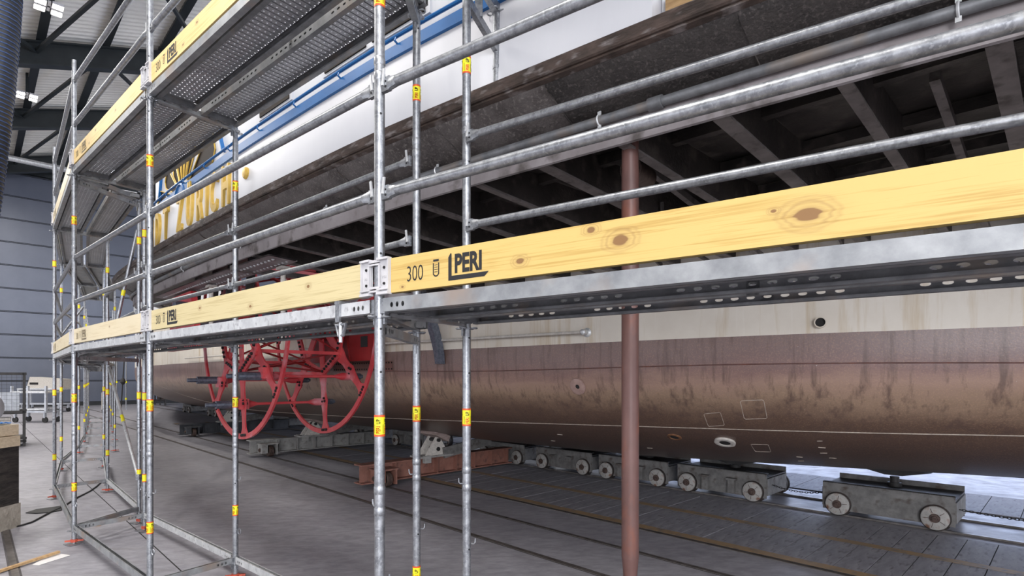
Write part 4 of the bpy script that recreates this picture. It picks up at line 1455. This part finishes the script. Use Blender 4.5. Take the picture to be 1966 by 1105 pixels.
CROSS = [(1, '1r', 'from nearest upright towards the brown column'), (1, '1l', 'from nearest upright to its right neighbour'),
         (2, '2', 'before the paddle wheel'), (3, '3r', 'at second front upright from left, nearer one'),
         (3, '3l', 'at second front upright from left, farther one'), (4, '4', 'at the leftmost front upright'), (5, '5', 'at the upright behind the leftmost one'),
         (6, '6', 'in the first far bay'), (7, '7', 'in the second far bay'), (8, '8', 'in the third far bay'), (9, '9', 'in the fourth far bay'), (10, '10', 'at the far end of the scaffold')]
for k, (a, b, w) in enumerate(CROSS):
    for z, lw in ((0.165, 'near the floor'), (2.165, 'under the lower walkway'), (4.165, 'under the upper walkway')):
        if z > 4 and a > 7:
            continue
        if z < 1 and b in ('1r', '1l'):
            continue
        ledger(F[a], RRS[b], z, f'galvanised cross beam {lw} {w}', f'cross beams {lw}', name='cross_beam', h=0.05, detail=k < 7)
        if k < 5 and z > 1:
            d = RRS[b] - F[a]
            zz_ = z - 0.085
            ledger(F[a], RRS[b], zz_, f'second galvanised cross beam {lw} {w}', f'second cross beams {lw}', name='cross_beam', h=0.045, detail=True) if b in ('3l', '1l') else None

# coupler clamped on the front edge beam
pc = F[1] + (F[2] - F[1]).normalized() * 0.30
d = (F[1] - F[2]).normalized()
t = thing('beam_clamp', 'galvanised clamp with a bolt hanging on the lower front edge beam', 'clamp', (pc.x, pc.y, 2.17), math.atan2(d.y, d.x))
part('jaw', MB().span((-0.018, -0.032, -0.02), (0.018, -0.022, 0.085)).span((-0.02, -0.034, 0.07), (0.02, 0.03, 0.085)).tube([(-0.042, -0.01, -0.03), (0.042, -0.01, -0.03), (0.018, -0.01, -0.085), (-0.018, -0.01, -0.085)], 0.009, 8, closed=True), 'galv', t)
part('bolt', MB().tube([(0, -0.012, -0.02), (0, -0.012, -0.12)], 0.009, 8), 'galv_bright', t)

# diagonal brace tube at the rear
a, b = RRS['4'], RRS['3l']
t = thing('diagonal_brace', 'light galvanised diagonal brace tube running down between two rear uprights', 'brace', (b.x, b.y, 0.6))
part('tube', MB().tube([V((0.02, -0.04, 0.0)), V((a.x - b.x + 0.05, a.y - b.y - 0.04, 1.45))], 0.022, 14), 'galv_bright', t)
part('end_coupler', MB().box((0.01, -0.02, 0.0), (0.05, 0.06, 0.07)).box((a.x - b.x + 0.04, a.y - b.y - 0.02, 1.45), (0.05, 0.06, 0.07)), 'galv', t)
part('sticker', MB().tube([V((0.02, -0.04, 0.0)) + V((a.x - b.x + 0.03, a.y - b.y, 1.45)) * s_ for s_ in (0.44, 0.50)], 0.0235, 14, caps=False), 'tape_yellow', t)
for k, (p_, q_, z0, z1, w) in enumerate(((F[5], F[4], 2.75, 3.4, 'far left'), (F[6], F[5], 2.3, 3.0, 'behind the far left'))):
    t = thing('diagonal_brace', f'short slanted end tube of the {w} scaffold bay', 'brace', (p_.x, p_.y, z0))
    part('tube', MB().tube([(0, 0, 0), (0.25, 0.25, 0.6)], 0.022, 12), 'galv', t)
    part('end_coupler', MB().box((0, 0, 0), (0.05, 0.05, 0.07)), 'galv', t)
t = thing('diagonal_brace', 'long slanted tube with a yellow band between the rear uprights and the bow', 'brace', (-5.74, 8.0, 2.62))
part('tube', MB().tube([(0, 0, 0), (0.31, 0.0, 1.40)], 0.024, 12), 'galv', t)
part('sticker', MB().tube([(0.100, 0.0, 0.45), (0.117, 0.0, 0.53)], 0.0255, 12, caps=False), 'tape_yellow', t)

# console bracket with hanging stub on the ship side
c0 = RRS['1r']
c1 = c0 + V((0.165, 0.30))
t = thing('console_bracket', 'galvanised console bracket with a short hanging tube at the upper rear corner', 'bracket', (c0.x, c0.y, 3.9))
d = c1 - c0
part('hanging_tube', MB().tube([(d.x, d.y, -0.24), (d.x, d.y, 0.45)], TR, 18, caps=False).tube([(d.x, d.y, -0.10), (d.x, d.y, -0.08)], TR + 0.003, 18), 'galv', t)
part('bore', MB().tube([(d.x, d.y, -0.232), (d.x, d.y, -0.22)], TR * 0.9, 14), 'ink', t)
part('lower_arm', MB().bar((0, 0, 0.13), (d.x, d.y, 0.02), 0.03, 0.05), 'galv', t)
part('upright_plate', MB().bar((d.x * 0.38, d.y * 0.38, 0.10), (d.x * 0.38, d.y * 0.38, 0.6), 0.03, 0.045, (1, 0, 0)), 'galv', t)
part('upper_arm', MB().bar((0, 0, 0.35), (d.x, d.y, 0.27), 0.04, 0.06), 'galv', t)
obj('rosette', ros, t, (d.x, d.y, 0.255), (0, 0, R(30)))
ex = (F[0] - F[1]).normalized()
deck(c0 + V((0.0, 0.0)), ex, 0.02, 1.2, 0.03, 0.22, 4.19, 'narrow inner console deck of the upper walkway beside the white ship wall', 'console decks', True)

# ------------------------------------------------------------------ transport beams on rollers
def cross_beam(u, v0, v1, m, label, cart=True, pads='pad_wood'):
    t = thing('transport_beam', label, 'steel beam', SW(u, v0, 0), RZ, 'transport beams across the slipway')
    L = v1 - v0
    z0, z1, w = 0.07, 0.40, 0.26
    part('lower_flange', MB().span((-w / 2, 0, z0), (w / 2, L, z0 + 0.022)), m, t)
    part('upper_flange', MB().span((-w / 2, 0, z1 - 0.022), (w / 2, L, z1)), m, t)
    part('web', MB().span((-0.010, 0.03, z0), (0.010, L, z1)), m, t)
    y = 0.22
    sm = MB().box((0, 0, 0), (w - 0.02, 0.014, z1 - z0 - 0.044)).mesh('stiffener', m)
    while y < L - 0.1:
        if y > 0.3:
            obj('stiffener', sm, t, (0, y, (z0 + z1) / 2))
        y += 0.46
    # roller box on the near flank, riding on the rail
    rx = w / 2 + 0.10
    rv = 5.12 - v0
    rb = part('roller_box', MB().span((rx - 0.13, rv - 0.24, 0.10), (rx + 0.13, rv - 0.10, 0.31)).span((rx - 0.15, rv - 0.26, 0.30), (rx + 0.15, rv + 0.16, 0.325)).span((rx - 0.13, rv + 0.10, 0.05), (rx + 0.13, rv + 0.13, 0.31)), m, t)
    part('roller', MB().lathe((rx, rv - 0.06, 0.135), (0, 1, 0), [(0.12, 0), (0.13, 0.01), (0.13, 0.10), (0.12, 0.11)], 24), 'hub_rust', rb)
    part('axle_cap', MB().lathe((rx, rv - 0.235, 0.17), (0, -1, 0), [(0.05, 0), (0.05, 0.015), (0.03, 0.016), (0.03, 0.035)], 16), 'hub_rust', rb)
    # cradle: clamp plates, gusset legs and pad under the hull
    cv = 6.30 - v0
    cr = part('cradle_base', MB().span((-0.19, cv - 0.42, z1), (0.19, cv + 0.32, z1 + 0.03)).span((-0.21, cv - 0.36, z1 - 0.09), (-0.13, cv - 0.22, z1 + 0.04)).span((0.13, cv - 0.36, z1 - 0.09), (0.21, cv - 0.22, z1 + 0.04)), 'beam_grey', t)
    for x_ in (-0.12, 0.12):
        part('gusset', MB().prism([V((x_ - 0.012, cv - 0.30, z1 + 0.03)), V((x_ - 0.012, cv + 0.24, z1 + 0.03)), V((x_ - 0.012, cv + 0.03, z1 + 0.37)), V((x_ - 0.012, cv - 0.06, z1 + 0.37))], (0.024, 0, 0)), 'flange_white', cr)
    part('cradle_pin', MB().tube([(-0.17, cv - 0.01, z1 + 0.31), (0.17, cv - 0.01, z1 + 0.31)], 0.035, 12).tube([(-0.15, cv - 0.01, z1 + 0.14), (0.15, cv - 0.01, z1 + 0.14)], 0.04, 12), 'dark_steel', cr)
    tilt = R(26)
    ax = (V((1, 0, 0)), V((0, math.cos(tilt), -math.sin(tilt))), V((0, math.sin(tilt), math.cos(tilt))))
    part('pad', MB().box((0, cv + 0.02, z1 + 0.40), (0.50, 0.34, 0.11), ax), pads, cr)
    part('side_strut', MB().bar((0.16, cv + 0.1, z1 + 0.06), (0.16, cv + 1.3, z1 + 0.22), 0.05, 0.20), 'bogie_grey', cr)
    return t


cross_beam(8.55, 4.70, 8.25, 'beam_brown', 'rust-brown steel beam with roller, nearest of three across the slipway')
cross_beam(13.75, 4.70, 8.25, 'beam_grey', 'pale grey steel beam with roller under the paddle wheel')
cross_beam(20.1, 4.74, 8.25, 'beam_dark', 'black steel beam with roller, farthest of three behind the paddle wheel')

# ------------------------------------------------------------------ bogies on the slipway rails
whl = MB()._lathe((0, 0, 0), (0, 1, 0), [(0.005, -0.012), (0.135, -0.012), (0.142, -0.008), (0.146, 0.0), (0.146, 0.01)], 28).mesh('wheel', 'bogie_wheel')
tyr = MB().lathe((0, 0.008, 0), (0, 1, 0), [(0.150, 0), (0.158, 0.01), (0.158, 0.075), (0.172, 0.08), (0.172, 0.11)], 28).mesh('tyre', 'tyre')
hubm = MB().lathe((0, -0.012, 0), (0, -1, 0), [(0.056, 0), (0.052, 0.016), (0.03, 0.018), (0.027, 0.034), (0.012, 0.036)], 18).mesh('hub', 'hub_rust')
spk = MB()
for k in range(5):
    a = k * 2 * math.pi / 5 + 0.4
    spk.bar((0.062 * math.cos(a), -0.0125, 0.062 * math.sin(a)), (0.12 * math.cos(a), -0.0125, 0.12 * math.sin(a)), 0.006, 0.002, (0, 1, 0))
spkm = spk.mesh('wear_mark', 'hub_rust')


def bogie(uc, label, v=8.40, dw=1.06, m='bogie_grey', blocks=True, wh=0.172, spread=0.19):
    t = thing('rail_bogie', label, 'rail trolley', SW(uc, v, 0), RZ, 'bogies in line on the slipway rail')
    hl = dw / 2 + spread
    z0, z1 = 0.085, 0.455
    part('side_frame', MB().span((-hl, 0.02, z0), (hl, 0.04, z1)), m, t)
    part('side_frame', MB().span((-hl, 0.80, z0), (hl, 0.82, z1 + 0.02)), m, t)
    part('top_plate', MB().span((-hl, 0.04, z1 - 0.07), (hl, 0.80, z1 - 0.05)).span((-hl, 0.02, z1 - 0.012), (hl, 0.10, z1)), 'dark_steel', t)
    for s_ in (-1, 1):
        part('end_plate', MB().span((s_ * hl - 0.012, 0.04, z0 + 0.04), (s_ * hl + 0.012, 0.80, z1 - 0.08)), m, t)
    for s_ in (-1, 1):
        for y_, back in ((0.0, 0), (0.93, 1)):
            w = obj('wheel', whl, t, (s_ * dw / 2, y_ - (0.03 if not back else 0), wh), (0, random.uniform(0, 3), 0))
            obj('tyre', tyr, w)
            obj('hub', hubm, w)
            obj('wear_mark', spkm, w)['kind'] = 'stuff'
    if blocks:
        for s_ in (-0.2, 0.2):
            part('axle_stop', MB().span((s_ * dw - 0.05, -0.05, z0 + 0.03), (s_ * dw + 0.05, 0.02, z1 - 0.14)).span((s_ * dw - 0.07, -0.07, z1 - 0.15), (s_ * dw + 0.07, 0.02, z1 - 0.12)), m, t)
    cy = 0.6
    kb = keel(uc) - 0.06
    part('post', MB().lathe((0, cy, z1 - 0.06), (0, 0, 1), [(0.085, 0), (0.085, 0.06), (0.055, 0.061), (0.055, max(0.09, kb - z1 - 0.04))], 18), 'dark_steel', t)
    part('saddle', MB().prism([V((-0.42, cy - 0.1, kb)), V((0.42, cy - 0.1, kb)), V((0.10, cy - 0.1, kb - 0.075)), V((-0.10, cy - 0.1, kb - 0.075))], (0, 0.2, 0)), 'dark_steel', t)
    return t


bogie(1.73, 'grey rail bogie with a smooth side plate, nearest and rightmost of the row', blocks=False)
bogie(3.93, 'grey rail bogie with two side blocks, second from the right')
bogie(5.55, 'grey rail bogie half hidden by the brown pipe column', m='bogie_grey')
bogie(7.16, 'grey rail bogie with white wheel faces, just left of the brown column')
bogie(8.95, 'grey rail bogie with a rusty wheel at the end of the brown beam', m='bogie_grey')
bogie(12.65, 'grey rail bogie beyond the brown beam, seen between scaffold uprights')
bogie(14.8, 'grey rail bogie behind the grey beam and the paddle wheel')
bogie(21.2, 'small grey rail bogie behind the black beam')
bogie(29.5, 'distant grey rail bogie under the bow, right of the far pair', spread=0.25)
bogie(34.0, 'distant grey rail bogie under the bow, left of the far pair', spread=0.25)


def chain(u0, u1, v, z, sag, label):
    t = thing('tow_chain', label, 'chain', SW(u0, v, 0), RZ, 'chains linking the bogies')
    n = int(abs(u1 - u0) / 0.034)
    link = cached('link', lambda: MB().tube([V((0.021 * math.cos(a) * 1.15, 0.011 * math.sin(a), 0)) for a in frange(0, 2 * math.pi * 9 / 10, 10)], 0.0042, 5, closed=True).mesh('link', 'dark_steel'))
    for i in range(n):
        s_ = (i + 0.5) / n
        zz_ = z - sag * 4 * s_ * (1 - s_)
        sl_ = math.atan2(-sag * 4 * (1 - 2 * s_), abs(u1 - u0))
        obj('link', link, t, (-(u1 - u0) * s_, 0, zz_), (math.pi / 2 * (i % 2), sl_, 0))


chain(2.46, 3.20, 8.62, 0.27, 0.05, 'rusty chain between the two nearest rail bogies')
chain(-0.6, 1.0, 8.62, 0.27, 0.03, 'rusty chain running out of the picture from the nearest rail bogie')

# ------------------------------------------------------------------ things at the left edge
P = lambda px, py, z=0.0: V(((px - CX) / FPX * (EYE - z) * FPX / (py - HY), (EYE - z) * FPX / (py - HY), z))
t = thing('timber_block_stack', 'charred black block with pale planks on top at the left edge', 'timber stack', (-6.74, 6.49, 0), R(0))
part('concrete_foot', MB().span((-0.6, -0.5, 0), (0.52, 0.5, 0.30)), 'old_concrete', t)
part('charred_block', MB().span((-0.6, -0.5, 0.30), (0.515, 0.48, 1.02)), 'charred', t)
for i in range(2):
    part('plank', MB().span((-0.6, -0.51 + i * 0.0, 1.02 + 0.14 * i), (0.515 - 0.02 * i, 0.5, 1.15 + 0.14 * i)), 'plank_pale', t)
t = thing('blue_rag', 'crumpled blue rag lying on the pale planks', 'cloth', (-6.40, 6.83, 1.292))
rows = []
for i in range(9):
    rows.append([V((-0.1 + 0.026 * i, -0.12 + 0.03 * j, 0.012 + 0.03 * abs(math.sin(i * 1.3 + j * 0.9) * math.cos(j * 1.1)))) for j in range(9)])
part('cloth', MB().grid(rows), 'rag_blue', t)
t = thing('cloth_roll', 'grey roll of ribbed material lying on the pale planks', 'roll', (-6.62, 6.86, 1.50))
part('roll', MB().tube([(-0.3, 0.1, 0), (0.13, -0.04, 0)], 0.19, 28), 'cloth_roll', t)
part('core', MB().tube([(0.12, -0.037, 0), (0.135, -0.042, 0)], 0.05, 14), 'joint_dark', t)
t = thing('grey_tin', 'small grey can on the pale planks beside the roll', 'can', (-6.46, 6.66, 1.292))
part('body', MB().tube([(0, 0, 0), (0, 0, 0.16)], 0.06, 18), 'cloth_roll', t)
part('rim', MB().tube([(0, 0, 0.155), (0, 0, 0.17)], 0.063, 18), 'cast_grey', t)

# mesh-sided stillage
t = thing('mesh_stillage', 'black steel stillage with wire mesh sides and metal scrap inside', 'crate', (-13.77, 14.9, 0), R(41))
Pst = lambda x_, y_, z_: V((-13.77 + x_ * math.cos(R(41)) - y_ * math.sin(R(41)), 14.9 + x_ * math.sin(R(41)) + y_ * math.cos(R(41)), z_))
for x_ in (-1.5, -0.55, 0.45):
    for y_ in (0, 1.0):
        part('post', MB().span((x_ - 0.03, y_ - 0.03, 0), (x_ + 0.03, y_ + 0.03, 2.02)), 'dark_steel', t)
for z_ in (2.0, 0.95, 0.15):
    for y_ in (0, 1.0):
        part('rail', MB().span((-1.5, y_ - 0.03, z_ - 0.035), (0.5, y_ + 0.03, z_ + 0.035)), 'dark_steel', t)
m = MB()
for i in range(20):
    m.tube([(-1.5 + i * 0.1, 0, 0.98), (-1.5 + i * 0.1, 0, 1.98)], 0.004, 4)
for i in range(10):
    m.tube([(-1.5, 0, 1.0 + i * 0.1), (0.45, 0, 1.0 + i * 0.1)], 0.004, 4)
part('wire_mesh', m, 'dark_steel', t)['kind'] = 'stuff'
part('floor_panel', MB().span((-1.5, 0, 0.90), (0.45, 1.0, 0.95)), 'dark_steel', t)
part('shelf', MB().span((-1.5, 0.02, 0.2), (0.45, 0.98, 0.26)), 'dark_steel', t)
part('side_panel', MB().span((0.46, 0.0, 0.0), (0.48, 1.0, 0.9)), 'dark_steel', t)
random.seed(11)
for i, (x_, z_, sx_, sz_, mm_) in enumerate(((-0.9, 0.98, 0.6, 0.14, 'trolley_grey'), (-0.34, 0.98, 0.30, 0.4, 'galv_bright'), (0.15, 0.98, 0.4, 0.5, 'trolley_grey'), (-1.2, 1.1, 0.5, 0.3, 'lath'))):
    q = thing('scrap_piece', ('long grey metal box lying in the mesh stillage', 'upright bright metal box in the mesh stillage', 'square grey metal box at the right in the mesh stillage', 'brown wooden box at the left in the mesh stillage')[i], 'metal box', Pst(x_, 0.5, z_ - 0.02), R(41))
    part('box', MB().box((0, 0, sz_ / 2), (sx_, 0.3, sz_)), mm_, q)
    part('lid', MB().box((0, 0, sz_ + 0.01), (sx_ + 0.03, 0.33, 0.02)), mm_, q)
for i in range(4):
    q = thing('brick_stack', ('leftmost red', 'left white', 'right red', 'rightmost white')[i] + ' brick stack on the lower shelf of the mesh stillage', 'bricks', Pst(-0.9 + 0.32 * i, 0.4, 0.262), R(41), 'brick stacks in the stillage')
    for j in range(6):
        part('brick', MB().box((0, 0, 0.045 + j * 0.09), (0.22, 0.3, 0.08)), 'prop_brown' if i % 2 == 0 else 'flange_white', q)


def trolley(x_, y_, rz_, label, long=1.6, tray=True):
    t = thing('trolley', label, 'trolley', (x_, y_, 0), rz_, 'metal trolleys by the back wall')
    part('deck', MB().span((-long / 2, -0.4, 0.42), (long / 2, 0.4, 0.50)), 'trolley_grey', t)
    for sx_ in (-1, 1):
        for sy_ in (-1, 1):
            c = part('castor', MB().span((sx_ * long * .42 - 0.03, sy_ * 0.3 - 0.05, 0.2), (sx_ * long * .42 + 0.03, sy_ * 0.3 + 0.05, 0.42)), 'trolley_grey', t)
            part('wheel', MB().tube([(sx_ * long * .42, sy_ * 0.3 - 0.03, 0.12), (sx_ * long * .42, sy_ * 0.3 + 0.03, 0.12)], 0.12, 16), 'rubber', c)
    for sx_ in (-1, 1):
        part('post', MB().span((sx_ * long * .48 - 0.04, -0.4, 0.42), (sx_ * long * .48 + 0.04, -0.32, 1.55 if tray else 1.25)).span((sx_ * long * .48 - 0.04, 0.32, 0.42), (sx_ * long * .48 + 0.04, 0.4, 1.55 if tray else 1.25)), 'trolley_grey', t)
    part('upper_tray', MB().span((-long / 2, -0.42, 1.25), (long / 2, 0.42, 1.33)), 'galv_bright', t)
    if tray:
        m = MB()
        for i in range(9):
            m.bar((-long * .4 + 0.05 * i, -0.38 + 0.07 * i, 0.53 + 0.02 * (i % 3)), (long * .42, -0.3 + 0.06 * i, 0.56 + 0.03 * (i % 2)), 0.05, 0.04)
        part('bar_stock', m, 'galv_bright', t)['kind'] = 'stuff'
    return t


trolley(-20.4, 23.7, R(-4), 'grey metal trolley loaded with bars beside the mesh stillage')
trolley(-26.2, 31.0, R(-4), 'grey metal trolley with a white box by the back wall', 2.6, False)
t = thing('white_box', 'white slanted box on the rear metal trolley', 'box', (-26.0, 31.0, 1.335), R(-4))
part('box', MB().prism([V((-1.0, -0.35, 0)), V((1.0, -0.35, 0)), V((1.1, -0.35, 0.5)), V((-0.8, -0.35, 0.62))], (0, 0.7, 0)), 'flange_white', t)
part('opening', MB().box((-0.55, -0.352, 0.25), (0.5, 0.02, 0.12)), 'joint_dark', t)
t = thing('dark_stillage', 'small black frame crate far back under the bow', 'crate', (-24.6, 38.6, 0), R(-40))
for x_ in (-1, 0, 1):
    part('post', MB().span((x_ - 0.04, -0.04, 0), (x_ + 0.04, 0.04, 1.9)), 'dark_steel', t)
part('rail', MB().span((-1, -0.04, 1.82), (1, 0.04, 1.9)).span((-1, -0.04, 0.3), (1, 0.04, 0.4)), 'dark_steel', t)
part('load', MB().box((-0.1, 0.4, 1.0), (1.7, 0.6, 1.2)), 'hub_rust', t)
t = thing('red_dolly', 'small red and white hand truck standing far back', 'hand truck', (-21.9, 29.5, 0))
part('frame', MB().tube([(0, 0, 0.2), (0, 0, 1.1), (0.2, 0, 1.3), (0.4, 0, 1.1), (0.4, 0, 0.2)], 0.03, 8), 'flange_white', t)
part('tank', MB().tube([(0.2, 0, 0.9), (0.2, 0, 1.35)], 0.11, 14), 'nut_red', t)
part('wheel', MB().tube([(0.2, -0.1, 0.15), (0.2, 0.1, 0.15)], 0.15, 16), 'rubber', t)

# floor litter near the left corner
a, b = P(-40, 1112), P(113, 1064)
t = thing('wooden_lath', 'thin wooden lath lying on the floor at the lower left', 'lath', a)
part('lath', MB().bar((0, 0, 0.018), (b - a) + V((0, 0, 0.03)), 0.035, 0.024), 'lath', t)
q = [P(62, 1084), P(75, 1085), P(135, 1066), P(105, 1061)]
t = thing('paper_sheet', 'white sheet of paper under the end of the wooden lath', 'paper', q[0])
part('sheet', MB().prism([p_ - q[0] + V((0, 0, 0.002)) for p_ in q], (0, 0, 0.003)), 'paper', t)
pts = [P(*s_, 0.0) + V((0, 0, 0.012)) for s_ in ((-30, 1024), (0, 1018), (40, 1010), (62, 1003), (95, 985), (118, 975), (150, 955), (172, 944), (186, 934), (196, 924))]
t = thing('floor_cable', 'black cable winding across the floor under the scaffold', 'cable', pts[0])
part('cable', MB().tube([p_ - pts[0] for p_ in pts], 0.011, 8), 'rubber', t)
part('plug', MB().tube([pts[-1] - pts[0], pts[-1] - pts[0] + V((0.02, 0.12, 0.0))], 0.02, 8), 'rubber', t)
q = [P(49, 985), P(70, 978), P(100, 974), (P(120, 971)), P(118, 980), P(95, 984), P(70, 986)]
t = thing('dark_strip', 'flat black strip lying on the floor by the scaffold foot', 'rubber', q[0])
part('strip', MB().prism([p_ - q[0] + V((0, 0, 0.002)) for p_ in q], (0, 0, 0.01)), 'rubber', t)  # thin flat black shape on the floor
t = thing('tag_marker', 'small orange plastic marker on the floor between the scaffold feet', 'marker', P(182, 1010))
part('tag', MB().prism([V((-0.04, 0, 0.001)), V((0.04, 0.015, 0.001)), V((0.05, 0.04, 0.001)), V((-0.03, 0.03, 0.001))], (0, 0, 0.012)), 'tag_orange', t)
part('clip', MB().box((0, 0.02, 0.018), (0.03, 0.015, 0.012)), 'tag_orange', t)

# spiral extraction hose hanging at the upper left
pts = [V((-4.47 - 0.30 * s_ ** 2, 4.9, 6.6 - 3.6 * s_)) for s_ in frange(0, 1, 14)]
t = thing('spiral_hose', 'black and blue spiral hose hanging at the upper left edge', 'hose', pts[0])
part('hose', MB().tube([p_ - pts[0] for p_ in pts], 0.125, 24), 'hose_black', t)
m = MB()
n = 92
sp_ = []
for i in range(n * 14):
    s_ = i / (n * 14 - 1)
    c_ = V((-4.47 - 0.30 * s_ ** 2, 4.9, 6.6 - 3.6 * s_)) - pts[0]
    a_ = i / 14 * 2 * math.pi
    sp_.append(c_ + V((0.128 * math.cos(a_), 0.128 * math.sin(a_), 0)))
part('spiral_rib', m.tube(sp_, 0.0055, 5), 'hose_blue', t)

# distant tie-downs by the back wall
for i, (px, y_) in enumerate(((224, 34.0), (242, 33.0))):
    x_ = (px - CX) / FPX * y_
    t = thing('far_standard', f'thin far scaffold tube with yellow marks near the back wall, {"left" if i == 0 else "right"} one', 'scaffold upright', (x_, y_, 0), 0, 'tubes by the back wall')
    part('tube', MB().tube([(0, 0, 0), (0, 0, 4.0)], 0.03, 8), 'galv', t)
    for z_ in (1.65, 0.65):
        part('sticker', MB().tube([(0, 0, z_ - 0.06), (0, 0, z_ + 0.06)], 0.05, 8), 'tape_yellow', t)
x_ = (236 - CX) / FPX * 26
t = thing('hanging_cable', 'black cable with a plug hanging down behind the scaffold', 'cable', (x_, 26, 4.0))
part('cable', MB().tube([(0.1, 0, 0), (0.08, 0, -1.0), (0, 0, -2.2), (-0.12, 0, -4.0)], 0.025, 6), 'rubber', t)
part('plug', MB().lathe((0, 0, -2.1), (0, 0, -1), [(0.03, 0), (0.10, 0.1), (0.12, 0.2), (0.04, 0.32)], 10), 'rubber', t)
